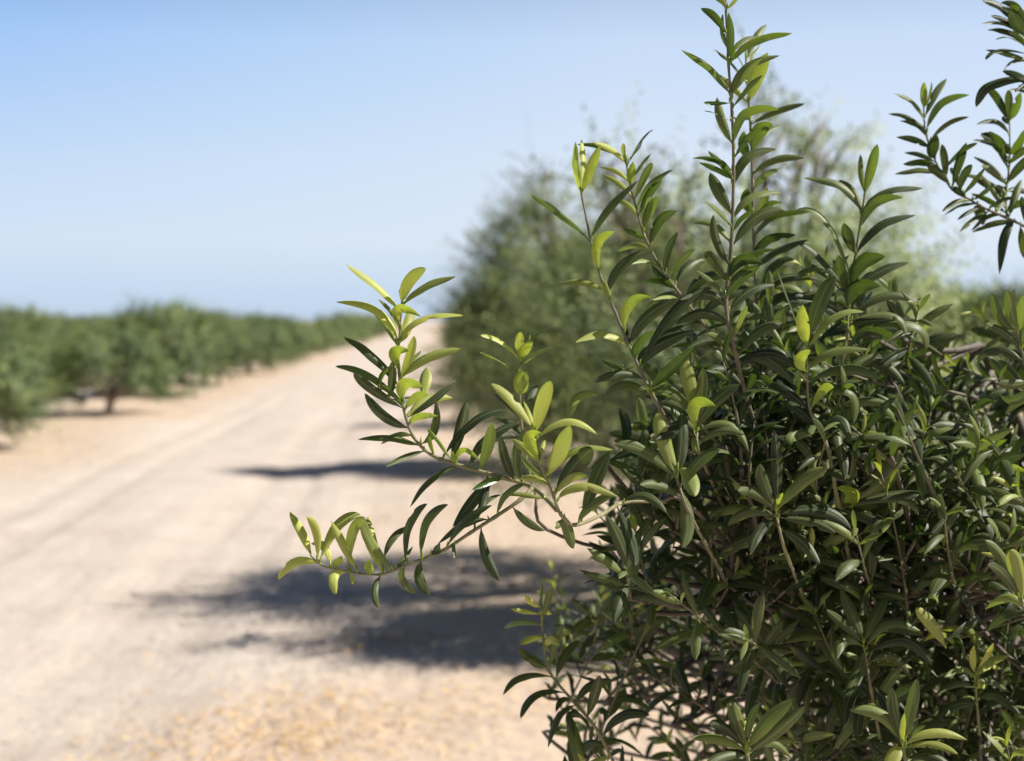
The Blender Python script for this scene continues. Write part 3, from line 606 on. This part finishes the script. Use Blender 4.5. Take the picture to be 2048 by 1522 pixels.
hero([(1540, 880), (1515, 720), (1512, 600), (1507, 474), (1504, 340), (1498, 210), (1493, 150), (1491, 105)], [
 ((1499, 207), (1512, 150), (1535, 105), 32, -1, .8), ((1492, 115), None, (1484, 70), 4, 1, .5), ((1493, 116), None, (1521, 88), 6, 1, .5), ((1493, 160), None, (1504, 105), 9, 1, .7), ((1504, 308), (1515, 258), (1547, 248), 34, -1, .6),
 ((1509, 250), (1549, 220), (1610, 207), 10, 1, .35), ((1500, 325), (1484, 290), (1488, 262), 22, -1, .45), ((1498, 240), None, (1486, 218), 18, -1, .6), ((1508, 352), (1545, 318), (1610, 316), 12, 1, .35), ((1506, 385), (1530, 350), (1556, 342), 12, 1, .35), ((1506, 450), (1522, 410), (1532, 373), 20, 1, .3),
 ((1502, 430), (1488, 400), (1496, 375), 24, -1, .45), ((1505, 480), (1545, 430), (1620, 425), 12, -1, .3), ((1508, 530), (1530, 480), (1592, 470), 20, -1, .2), ((1508, 540), (1550, 500), (1617, 480), 14, 1, .15),
 ((1512, 600), (1545, 530), (1590, 520), 18, 1, .08), ((1512, 610), (1560, 555), (1640, 560), 18, 1, .08), ((1515, 650), (1560, 590), (1625, 600), 22, 1, .06), ((1512, 640), (1490, 600), (1470, 590), 20, 1, .1), ((1516, 700), (1570, 650), (1620, 660), 22, 1, .07)], 1.52, .0028, .35, 12, .3)
# shoot right of the centre
hero([(1700, 900, .06), (1690, 780, .03), (1694, 700), (1696, 620), (1709, 524), (1722, 439), (1729, 389), (1730, 375)], [
 ((1729, 391), (1742, 335), (1755, 287), 19, -1, .6), ((1727, 386), (1718, 345), (1720, 309), 12, 1, .6), ((1719, 430), (1686, 370), (1607, 357), 12, 1, .25), ((1722, 426), (1706, 385), (1677, 360), 18, 1, .25),
 ((1731, 424), (1769, 380), (1847, 376), 12, 1, .1), ((1724, 466), (1748, 406), (1806, 396), 19, -1, .55), ((1722, 516), (1755, 448), (1833, 430), 18, 1, .08), ((1711, 508), (1694, 478), (1689, 446), 25, 1, .1),
 ((1700, 596), (1682, 550), (1677, 510), 22, 1, .1), ((1706, 580), (1720, 526), (1771, 513), 30, -1, .3), ((1708, 590), (1755, 545), (1818, 524), 20, 1, .05), ((1697, 620), (1712, 574), (1761, 573), 32, -1, .25),
 ((1705, 640), (1769, 588), (1840, 606), 16, 1, .15), ((1700, 560), (1650, 436), (1585, 425), 12, 1, .3), ((1694, 590), (1640, 510), (1590, 482), 14, 1, .1), ((1700, 650), (1760, 640), (1835, 640), 30, 1, .05), ((1694, 660), (1650, 610), (1560, 600), 20, 1, .07),
 ((1698, 690), (1770, 650), (1830, 680), 22, 1, .06), ((1694, 700), (1740, 660), (1800, 690), 22, -1, .3), ((1692, 740), (1750, 720), (1810, 770), 26, 1, .06), ((1700, 650), None, (1682, 640), 8, -1, .95), ((1694, 670), None, (1705, 650), 8, -1, .95)], 1.46, .003, .6)
hero([(1700, 1130, .06), (1674, 1000, .02), (1665, 940), (1650, 880), (1635, 850), (1620, 820), (1614, 760), (1614, 690)], [
 ((1612, 692), (1606, 650), (1605, 609), 26, -1, 1), ((1610, 700), (1578, 600), (1555, 539), 18, 1, .15), ((1618, 690), (1640, 600), (1671, 553), 33, 1, .2), ((1616, 705), (1662, 634), (1731, 624), 14, 1, .55),
 ((1700, 640), (1785, 628), (1811, 670), 15, 1, .3), ((1740, 655), (1832, 652), (1852, 700), 14, 1, .3), ((1614, 745), (1598, 718), (1622, 700), 26, -1, .9), ((1616, 745), (1660, 700), (1740, 699), 17, 1, .5),
 ((1612, 755), (1540, 705), (1455, 740), 24, 1, .05), ((1616, 765), (1695, 735), (1763, 760), 20, 1, .35), ((1622, 820), (1650, 775), (1668, 775), 20, -1, .85), ((1630, 800), (1700, 782), (1707, 848), 15, 1, .4),
 ((1622, 825), (1570, 780), (1530, 770), 20, 1, .05), ((1640, 862), (1600, 820), (1560, 800), 18, 1, .04), ((1636, 855), (1680, 840), (1700, 890), 20, 1, .08), ((1655, 900), (1680, 905), (1690, 960), 22, 1, .06), ((1650, 895), (1620, 930), (1630, 980), 14, 1, .6),
 ((1678, 1018), (1770, 960), (1796, 899), 44, 1, .28), ((1690, 1010), (1702, 950), (1704, 899), 24, 1, .25), ((1690, 1030), (1706, 985), (1672, 975), 32, -1, .85), ((1690, 1016), (1790, 992), (1837, 1031), 16, 1, .25), ((1700, 1010), (1826, 985), (1869, 1028), 17, 1, .12),
 ((1680, 1020), (1720, 1030), (1780, 1060), 22, 1, .04), ((1640, 865), (1590, 870), (1585, 890), 24, 1, .2)], 1.38, .0032, .75)
# shoots at the right edge, against the sky
hero([(2200, 560, .1), (2100, 480, .05), (2048, 452), (2009, 434), (1964, 414), (1939, 399), (1904, 379), (1874, 329), (1852, 270), (1847, 215)], [
 ((1847, 217), None, (1848, 164), 14, -1, .85), ((1850, 217), None, (1863, 163), 8, 1, .4), ((1847, 247), (1829, 205), (1787, 187), 10, 1, .3), ((1853, 267), (1878, 204), (1939, 190), 16, -1, .5), ((1857, 281), (1839, 250), (1799, 242), 12, 1, .1),
 ((1872, 280), (1893, 245), (1938, 234), 11, 1, .2), ((1867, 320), (1864, 296), (1875, 270), 26, -1, .2), ((1866, 329), (1839, 309), (1809, 305), 10, 1, .1), ((1892, 359), (1890, 320), (1883, 288), 16, 1, .05), ((1896, 338), (1919, 302), (1955, 287), 10, 1, .2),
 ((1899, 371), (1878, 345), (1854, 334), 18, 1, .05), ((1919, 386), (1926, 350), (1945, 332), 18, 1, .05), ((1925, 390), None, (1970, 335), 10, 1, .1), ((1944, 400), None, (1984, 369), 9, 1, .1), ((1954, 411), None, (1966, 451), 25, 1, .05),
 ((1962, 418), (1940, 422), (1914, 440), 8, 1, .1), ((1930, 396), None, (1910, 372), 14, 1, .06), ((1990, 430), None, (2010, 400), 12, 1, .2), ((2030, 446), (2008, 470), (1999, 549), 13, 1, .06), ((1930, 398), None, (1908, 400), 7, 1, .1), ((1975, 425), (2000, 400), (2030, 395), 10, 1, .1), ((2040, 450), None, (2052, 520), 16, 1, .2)], 1.55, .0026, .2, 16, .12)
hero([(2018, 442, -.05), (2013, 425, -.02), (2012, 380), (2019, 325), (2019, 240)], [
 ((2019, 238), None, (2017, 180), 16, 1, .1), ((2023, 242), None, (2042, 184), 18, -1, .5), ((2018, 272), (1994, 242), (1951, 250), 12, 1, .06), ((2019, 322), (1989, 288), (1944, 281), 10, 1, .06), ((2013, 367), (1984, 330), (1947, 313), 8, 1, .1),
 ((2022, 310), (2040, 290), (2058, 255), 20, -1, .4), ((2020, 330), (2040, 305), (2070, 290), 16, 1, .1), ((2014, 370), (2040, 330), (2080, 300), 20, -1, .2), ((2012, 385), (2035, 378), (2065, 390), 14, 1, .05), ((2012, 425), (2035, 405), (2075, 405), 18, -1, .25),
 ((2013, 380), (1990, 372), (1965, 385), 9, 1, .05), ((2018, 310), None, (2010, 288), 18, 1, .05), ((2019, 250), None, (2011, 236), 14, 1, .05), ((2012, 400), None, (1990, 372), 9, 1, .1)], 1.6, .0024, .2, 10, .12)
hero([(2230, 420, .1), (2120, 260, .03), (2080, 170), (2062, 100), (2052, 30)], [
 ((2054, 70), (2009, 15), (1964, 2), 16, 1, .05), ((2052, 72), (2030, 40), (2019, 10), 40, -1, .5), ((2056, 84), (2019, 42), (1982, 32), 12, 1, .05), ((2060, 88), (2015, 48), (1962, 48), 7, 1, .3), ((2060, 98), (2019, 75), (1992, 80), 10, 1, .05),
 ((2066, 112), (1999, 98), (1972, 120), 9, 1, .06), ((2068, 122), (2025, 122), (2007, 145), 9, 1, .05), ((2076, 162), (1985, 165), (1952, 215), 21, 1, .04), ((2080, 175), (2050, 170), (2030, 185), 10, 1, .05), ((2055, 40), None, (2075, -20), 20, 1, .3), ((2064, 100), (2090, 60), (2130, 40), 18, 1, .2), ((2080, 170), (2110, 130), (2150, 130), 18, 1, .2)], 1.5, .0028, .2, 12, .12)
# right edge, middle
hero([(2090, 860), (2060, 760), (2040, 690), (2030, 640)], [
 ((2030, 660), (2000, 640), (1984, 585), 20, 1, .2), ((2032, 660), None, (2015, 580), 20, 1, .3), ((2035, 665), None, (2050, 590), 26, 1, .5), ((2040, 700), (2010, 665), (1975, 650), 18, 1, .05), ((2042, 700), (2060, 650), (2090, 630), 20, 1, .4), ((2050, 730), (2000, 700), (1950, 720), 20, 1, .05),
 ((2060, 760), (2030, 770), (1995, 765), 20, 1, .2), ((2060, 770), (2030, 800), (2000, 790), 20, 1, .2), ((2075, 800), (2040, 800), (2010, 830), 18, 1, .1), ((2050, 730), (2080, 700), (2110, 700), 20, 1, .1)], 1.3, .003, .5)
hero([(1980, 1060), (1955, 1000), (1947, 940), (1944, 880), (1944, 810)], [
 ((1946, 930), (1932, 890), (1919, 862), 12, 1, .5), ((1950, 935), (1978, 895), (2014, 879), 15, -1, .6), ((1956, 940), (2000, 928), (2055, 944), 16, -1, .85), ((1944, 830), (1925, 800), (1905, 800), 12, 1, .15), ((1945, 830), (1965, 800), (1990, 800), 12, 1, .1), ((1945, 860), (1900, 850), (1860, 880), 18, 1, .05),
 ((1952, 980), (1910, 960), (1890, 920), 14, 1, .2), ((1955, 990), (2000, 960), (2040, 990), 18, 1, .05), ((1965, 1020), (1920, 1010), (1880, 1050), 20, 1, .05)], 1.5, .0026, .7)
# lower right
hero([(2110, 1330), (2060, 1240), (2040, 1200), (2032, 1180)], [
 ((2033, 1195), (2010, 1120), (1970, 1081), 22, 1, .4), ((2028, 1200), (2010, 1150), (1975, 1128), 22, 1, .15), ((2045, 1210), (2035, 1140), (2021, 1100), 32, 1, .7), ((2050, 1225), (2016, 1194), (1970, 1219), 20, 1, .6), ((2060, 1230), (2090, 1180), (2110, 1150), 24, 1, .3), ((2050, 1230), (2010, 1230), (1975, 1262), 22, 1, .08)], 1.3, .003, .5)
hero([(1960, 1480), (1955, 1420), (1950, 1356), (1950, 1335)], [
 ((1951, 1352), None, (1987, 1285), 13, 1, 1), ((1950, 1348), None, (1948, 1290), 14, 1, .98), ((1951, 1352), (1972, 1328), (2020, 1311), 17, 1, .6), ((1952, 1356), (1978, 1332), (2005, 1338), 11, 1, .9), ((1951, 1358), (1925, 1338), (1888, 1357), 12, 1, .5), ((1952, 1375), (1975, 1360), (2020, 1385), 15, 1, .1),
 ((1951, 1375), (1910, 1365), (1870, 1390), 15, 1, .2), ((1951, 1380), (1960, 1368), (1966, 1378), 14, 1, .8), ((1957, 1297), (1950, 1272), (1931, 1254), 22, 1, .7), ((1955, 1400), (1995, 1390), (2040, 1430), 22, 1, .06), ((1955, 1410), (1910, 1410), (1870, 1440), 20, 1, .06)], 1.42, .0022, .9)
hero([(1760, 1480, .05), (1742, 1380), (1732, 1320), (1727, 1284)], [
 ((1725, 1286), (1706, 1230), (1681, 1176), 27, 1, .22), ((1729, 1285), (1750, 1232), (1773, 1192), 26, 1, .22), ((1724, 1288), (1690, 1248), (1652, 1219), 20, 1, .06), ((1720, 1296), (1690, 1280), (1673, 1320), 25, 1, .3), ((1726, 1300), (1712, 1350), (1691, 1395), 26, 1, .25), ((1730, 1300), (1778, 1242), (1848, 1268), 18, 1, .3),
 ((1732, 1310), (1808, 1278), (1864, 1332), 24, 1, .07), ((1690, 1345), (1664, 1300), (1666, 1243), 18, 1, .25), ((1892, 1296), (1866, 1250), (1831, 1216), 26, 1, .6), ((1735, 1330), (1780, 1310), (1822, 1356), 22, 1, .2), ((1738, 1350), (1700, 1390), (1690, 1450), 20, 1, .05), ((1742, 1380), (1770, 1400), (1780, 1450), 24, 1, .04), ((1745, 1390), (1720, 1420), (1715, 1480), 22, 1, .04)], 1.4, .0026, .6)
hero([(1830, 1600), (1815, 1540), (1806, 1490), (1804, 1470)], [
 ((1796, 1492), (1765, 1430), (1698, 1420), 26, 1, .35), ((1800, 1488), (1790, 1430), (1783, 1374), 24, 1, .1), ((1806, 1488), (1818, 1420), (1833, 1357), 26, 1, .3), ((1805, 1488), None, (1809, 1426), 7, 1, .95), ((1808, 1488), None, (1828, 1416), 7, 1, .7), ((1810, 1492), (1865, 1460), (1935, 1480), 18, 1, .85),
 ((1810, 1496), (1865, 1486), (1916, 1509), 16, 1, .7), ((1800, 1496), (1788, 1510), (1776, 1545), 30, 1, .9), ((1812, 1520), (1870, 1510), (1920, 1560), 22, 1, .1), ((1812, 1520), (1760, 1520), (1730, 1570), 22, 1, .08)], 1.28, .0028, .9)
hero([(1520, 1640), (1505, 1560), (1495, 1510), (1492, 1485)], [
 ((1492, 1492), (1466, 1450), (1455, 1406), 16, 1, .1), ((1494, 1496), (1480, 1450), (1468, 1405), 30, 1, .35), ((1497, 1496), (1500, 1440), (1521, 1405), 18, 1, .1), ((1500, 1500), (1534, 1440), (1587, 1398), 32, 1, .4), ((1502, 1506), (1560, 1460), (1610, 1412), 26, 1, .2), ((1500, 1508), (1540, 1482), (1584, 1518), 20, 1, .3),
 ((1488, 1504), (1440, 1478), (1386, 1478), 20, 1, .45), ((1490, 1512), (1450, 1510), (1410, 1530), 20, 1, .1), ((1486, 1500), (1450, 1455), (1420, 1450), 20, 1, .06), ((1494, 1500), None, (1490, 1440), 10, 1, .8)], 1.3, .0028, .8)
# low shoots at the left of the mass
hero([(1260, 1600, .1), (1200, 1470), (1144, 1400), (1100, 1345), (1088, 1290), (1084, 1240), (1081, 1215)], [
 ((1098, 1362), (1042, 1350), (1006, 1390), 14, 1, .12), ((1125, 1393), (1072, 1388), (1041, 1437), 14, 1, .08), ((1154, 1410), (1114, 1432), (1096, 1496), 14, 1, .06), ((1147, 1400), (1124, 1400), (1112, 1424), 12, 1, .06), ((1183, 1440), (1142, 1430), (1150, 1478), 16, 1, .06),
 ((1070, 1230), None, (1022, 1218), 9, 1, .8), ((1075, 1252), (1040, 1244), (1008, 1256), 13, 1, .35), ((1084, 1276), (1062, 1276), (1040, 1289), 15, 1, .85), ((1087, 1328), (1060, 1318), (1038, 1296), 18, 1, .12), ((1080, 1220), None, (1085, 1166), 9, 1, .6), ((1083, 1228), (1092, 1222), (1105, 1228), 14, 1, 1),
 ((1078, 1215), None, (1050, 1190), 12, 1, .95), ((1086, 1240), (1095, 1200), (1105, 1170), 14, 1, .3), ((1094, 1335), (1075, 1330), (1058, 1318), 15, 1, .1), ((1095, 1340), (1110, 1280), (1130, 1250), 18, 1, .2), ((1110, 1360), (1130, 1310), (1160, 1280), 18, 1, .1), ((1150, 1410), (1180, 1370), (1230, 1360), 18, 1, .08),
 ((1170, 1440), (1190, 1390), (1200, 1350), 22, 1, .05), ((1200, 1480), (1240, 1430), (1300, 1430), 20, 1, .06), ((1210, 1490), (1170, 1490), (1150, 1530), 20, 1, .05), ((1088, 1300), (1100, 1280), (1120, 1290), 16, 1, .9)], 1.46, .0026, .6)
# broad leaves in the middle of the mass
hero([(1440, 1140, .08), (1380, 1030), (1356, 964), (1354, 940)], [
 ((1352, 955), (1330, 885), (1314, 823), 31, 1, .6), ((1356, 950), (1362, 890), (1363, 825), 30, 1, .1), ((1350, 960), (1290, 902), (1228, 890), 26, 1, .2), ((1354, 940), (1376, 952), (1389, 993), 34, 1, .55), ((1372, 975), (1376, 1040), (1366, 1096), 28, 1, .28), ((1356, 940), (1330, 885), (1382, 877), 22, 1, .1),
 ((1370, 1000), (1320, 970), (1280, 970), 20, 1, .06), ((1360, 975), (1400, 920), (1440, 900), 24, 1, .05)], 1.34, .0028, .5)
hero([(1440, 1000, .08), (1400, 910), (1393, 867), (1392, 845)], [
 ((1392, 866), (1390, 806), (1432, 812), 28, -1, .85), ((1388, 860), (1343, 780), (1264, 796), 20, 1, .4), ((1391, 850), (1380, 765), (1360, 702), 30, 1, .65), ((1396, 850), None, (1406, 735), 24, 1, .2), ((1398, 862), (1461, 846), (1498, 905), 14, 1, .35), ((1400, 860), (1430, 800), (1480, 770), 28, 1, .05), ((1400, 890), (1440, 860), (1490, 870), 18, 1, .2), ((1398, 880), (1360, 860), (1310, 880), 26, 1, .06)], 1.36, .0026, .6)
hero([(1610, 1200, .1), (1570, 1100), (1554, 1035), (1552, 1010)], [
 ((1551, 1020), (1532, 975), (1519, 928), 27, 1, .08), ((1553, 1015), (1556, 930), (1549, 862), 26, 1, .06), ((1550, 1024), (1510, 985), (1476, 982), 24, 1, .2), ((1548, 1036), (1500, 1022), (1455, 1052), 22, 1, .25), ((1558, 1022), (1604, 962), (1656, 937), 27, 1, .45), ((1560, 1030), (1640, 1020), (1702, 1058), 26, 1, .06), ((1562, 1034), (1620, 1040), (1672, 1067), 18, 1, .2),
 ((1556, 1040), (1520, 1060), (1500, 1110), 22, 1, .05), ((1565, 1060), (1600, 1080), (1640, 1130), 24, 1, .05), ((1556, 1015), None, (1566, 985), 8, -1, .95)], 1.36, .0028, .8)

# ------------------------------------------------------------------ the rest of that tree, grown leaf pair by leaf pair
rg = random.Random(77)
def shoot(sm, lm, base, dirv, length, tipage=.7, leaf_len=.058, rad=.0022, step=.021):
    dirv = dirv.normalized(); side = dirv.orthogonal().normalized(); up = Vector((0, 0, 1))
    bend = Vector((rg.gauss(0, .25), rg.gauss(0, .25), rg.uniform(.0, .5)))
    pts = [base+dirv*length*s+bend*length*.35*s*s for s in (0, .25, .5, .75, 1)]
    sp = spline(pts, 3); n = len(sp)
    tube(sm, sp, [rad*(1-.65*i/(n-1)) for i in range(n)], 5, .4)
    nn = max(4, int(length/step)); th = rg.uniform(0, 6.28)
    for i in range(nn+1):
        f = (i+.4)/(nn+.4); f = min(f, .999)
        x = f*(n-1); k = int(x); p = sp[k].lerp(sp[min(k+1, n-1)], x-k); T = (sp[min(k+1, n-1)]-sp[max(k-1, 0)]).normalized()
        a1 = T.orthogonal().normalized(); a2 = T.cross(a1); th += math.pi/2+rg.gauss(0, .2)
        for s in (0, math.pi):
            if rg.random() < .07: continue
            r_ = a1*math.cos(th+s)+a2*math.sin(th+s)
            open_ = R(rg.uniform(38, 66)) if f < .85 else R(rg.uniform(12, 35))
            d = T*math.cos(open_)+r_*math.sin(open_); d = (d+Vector((0, 0, rg.uniform(-.15, .15)))).normalized()
            L = leaf_len*rg.uniform(.75, 1.2)*(1 if f < .7 else 1-.45*(f-.7)/.3); wd = L*rg.uniform(.155, .225)
            nrm = (T-d*T.dot(d)).normalized()
            curl = rg.uniform(.05, .3); m = p+d*L*.5+nrm*L*.04; t = p+d*L*.96-nrm*L*curl-up*L*rg.uniform(0, .12)
            age = max(0, min(1, rg.uniform(.02, .22)+(tipage*max(0, (f-.55)/.45)**1.3)))
            leaf(lm, p, m, t, wd, (nrm+Vector((rg.gauss(0, .25), rg.gauss(0, .25), rg.gauss(0, .25)))).normalized(), age, nl=8, nc=2)
FR0 = Vector((TB.x, TB.y, .42))
def edge_y(x):           # upper outline of the mass in the photo
    pts = [(900, 1500), (1120, 1180), (1180, 1000), (1230, 780), (1330, 640), (1450, 560), (1600, 530), (1760, 590), (1860, 690), (1960, 730), (2048, 690), (2300, 520), (3200, 350)]
    for (a, ya), (b, yb) in zip(pts, pts[1:]):
        if a <= x <= b: return ya+(yb-ya)*(x-a)/(b-a)
    return 9999 if x < 900 else 300
limbs = []
tm = MB(); fork = Vector((TB.x-.03, TB.y-.04, .45))
tube(tm, spline([TB+Vector((0, 0, -.08)), TB+Vector((.02, -.01, .12)), TB+Vector((-.02, 0, .3)), fork], 4), [.075, .066, .06, .056, .054, .052, .05, .049, .049, .05, .05, .048, .04], 14, 0)
tm.build('trunk', [BARK], tree, TB)
ends = [(cp(1960, 690, 1.72), .020), (cp(1500, 1150, 1.62), .015), (cp(1300, 1250, 1.75), .013), (cp(1740, 900, 1.85), .016), (cp(1900, 1180, 1.55), .014), (cp(1560, 860, 2.05), .014),
        (cp(1650, 1480, 1.75), .015), (cp(1900, 950, 2.3), .016), (cp(2250, 800, 1.7), .016), (cp(2400, 1200, 1.5), .015), (TB+Vector((.35, .55, 1.35)), .018), (TB+Vector((-.35, .7, 1.1)), .018), (TB+Vector((.75, .0, 1.15)), .018), (cp(2210, 580, 1.66), .012), (cp(2260, 440, 1.62), .010),
        (TB+Vector((.5, -.55, 1.0)), .016), (cp(1330, 1010, 1.7), .012), (cp(1500, 1700, 1.7), .014)]
hubs = []
for e, r0 in ends:
    sm = MB(); lm = MB()
    mid = fork.lerp(e, .5)+Vector((rg.uniform(-.05, .05), rg.uniform(-.05, .05), rg.uniform(-.10, .0)))
    sp = spline([fork-Vector((0, 0, .03)), fork.lerp(mid, .5)+Vector((rg.uniform(-.03, .03), 0, .02)), mid, mid.lerp(e, .55)+Vector((0, rg.uniform(-.03, .03), .02)), e], 5); n = len(sp)
    tube(sm, sp, [r0*(1-.72*i/(n-1))*(1+rg.uniform(-.06, .06)) for i in range(n)], 9, 0)
    hubs.append((sp, sm, lm))
def nearest(p, cap=None):
    best = None
    for h, (sp, sm, lm) in enumerate(hubs):
        for i in range(7, len(sp)):
            q = (sp[i]-p).length+(.25 if sp[i].z > p.z+.05 else 0)
            if best is None or q < best[0]: best = (q, h, i)
    return best
def carry(p, dirv, length, **kw):
    q, h, i = nearest(p); sp, sm, lm = hubs[h]; a = sp[i]
    m = a.lerp(p, .5)+Vector((rg.gauss(0, .012), rg.gauss(0, .012), -.02*min(1, q*4)))
    tube(sm, spline([a, m, p, p+dirv.normalized()*.01], 3), [.0040, .0038, .0035, .0033, .0030, .0028, .0026, .0024, .0022, .0021], 6, .05)
    shoot(sm, lm, p, dirv, length, **kw)
# every traced shoot grows from the nearest limb
for p, dv, r0 in starts[2:]:
    if (p-cp(2018, 442, 1.55)).length < .01: continue
    q, h, i = nearest(p); sp, sm, lm = hubs[h]; a = sp[i]; L_ = (a-p).length
    tube(sm, spline([a, a.lerp(p, .45)-dv*L_*.12+Vector((0, 0, -.04*L_)), p-dv*min(.03, L_*.3), p+dv*.004], 4), [r0*(1.5-.5*k/12) for k in range(13)], 7, .1)
# visible part of the crown: shoots whose tips stay under the outline seen in the photo
n_ok = 0; tries = 0
while n_ok < 400 and tries < 30000:
    tries += 1
    px = rg.uniform(1130, 2200); d = rg.choice([rg.uniform(1.45, 1.8), rg.uniform(1.6, 2.5)]); top = edge_y(px)
    py = rg.uniform(top+40, 1780)
    if px < 1650 and py > 1150 and rg.random() < .74: continue           # looser at the bottom, the sand shows through
    p = cp(px, py, d); L = rg.uniform(.09, .20)
    out = (p-Vector((TB.x, TB.y, p.z))); out.normalize()
    dv = out*rg.uniform(.2, 1)+Vector((rg.gauss(0, .45), rg.gauss(0, .45), rg.uniform(.2, 1.0))); dv.normalize()
    tx, ty, td = proj(p+dv*(L+.035))
    if td < 1.3 or ty < edge_y(tx)+rg.uniform(-75, 50) or tx < 1090: continue
    if tx < 1230 and ty < 1150 and ty > 0 and tx < 1170: continue
    carry(p, dv, L, tipage=rg.choice([.2, .4, .8])); n_ok += 1
n_ok = 0
while n_ok < 70:
    px = rg.uniform(1230, 1960); py = rg.uniform(max(760, edge_y(px)+150), 1240); d = rg.uniform(1.40, 1.55)
    p = cp(px, py, d); L = rg.uniform(.06, .12); dv = Vector((rg.gauss(-.15, .5), rg.gauss(-.35, .3), rg.uniform(.2, 1.0))).normalized()
    tx, ty, td = proj(p+dv*(L+.035))
    if td < 1.27 or ty < edge_y(tx)+60 or tx < 1180: continue
    carry(p, dv, L, tipage=rg.choice([.15, .3, .6])); n_ok += 1
# small leaved shoots low down on the left side of the crown
n_ok = 0; tries = 0
while n_ok < 75 and tries < 9000:
    tries += 1
    px = rg.uniform(1090, 1640); py = rg.uniform(1120, 1640); d = rg.uniform(1.7, 2.25)
    if py > 1330 and rg.random() < .35: continue
    p = cp(px, py, d); L = rg.uniform(.06, .13); dv = Vector((rg.gauss(-.2, .5), rg.gauss(-.2, .4), rg.uniform(.2, 1.0))).normalized()
    tx, ty, td = proj(p+dv*(L+.035))
    if td < 1.5 or ty < 1100 or tx < 1040+.2*abs(ty-1250): continue
    carry(p, dv, L, tipage=rg.choice([.3, .8, 1.0]), leaf_len=.044); n_ok += 1
# the sides that the photo does not show
for _ in range(260):
    a = rg.uniform(0, 6.28); rr_ = .35+.6*math.sqrt(rg.random()); z = rg.uniform(.45, 1.4)
    rr_ *= math.sqrt(max(.1, 1-((z-.85)/.75)**2)); p = Vector((TB.x+rr_*math.cos(a), TB.y+rr_*math.sin(a), z))
    if math.cos(a) > .3: p.z = min(p.z, 1.15)
    x, y, d = proj(p)
    if d < 1.2 or (-200 < x < 2200 and y < 1560): continue
    dv = Vector((math.cos(a), math.sin(a), rg.uniform(.1, 1.2))); L = rg.uniform(.12, .26)
    tx, ty, td = proj(p+dv.normalized()*(L+.04))
    if -100 < tx < 2120 and ty < 1500: continue
    carry(p, dv, L, tipage=.6)
for sp, sm, lm in hubs:
    b = sm.build('limb', [BARK], tree, TB)
    if lm.v: lm.build('foliage', [LEAF], b, TB)
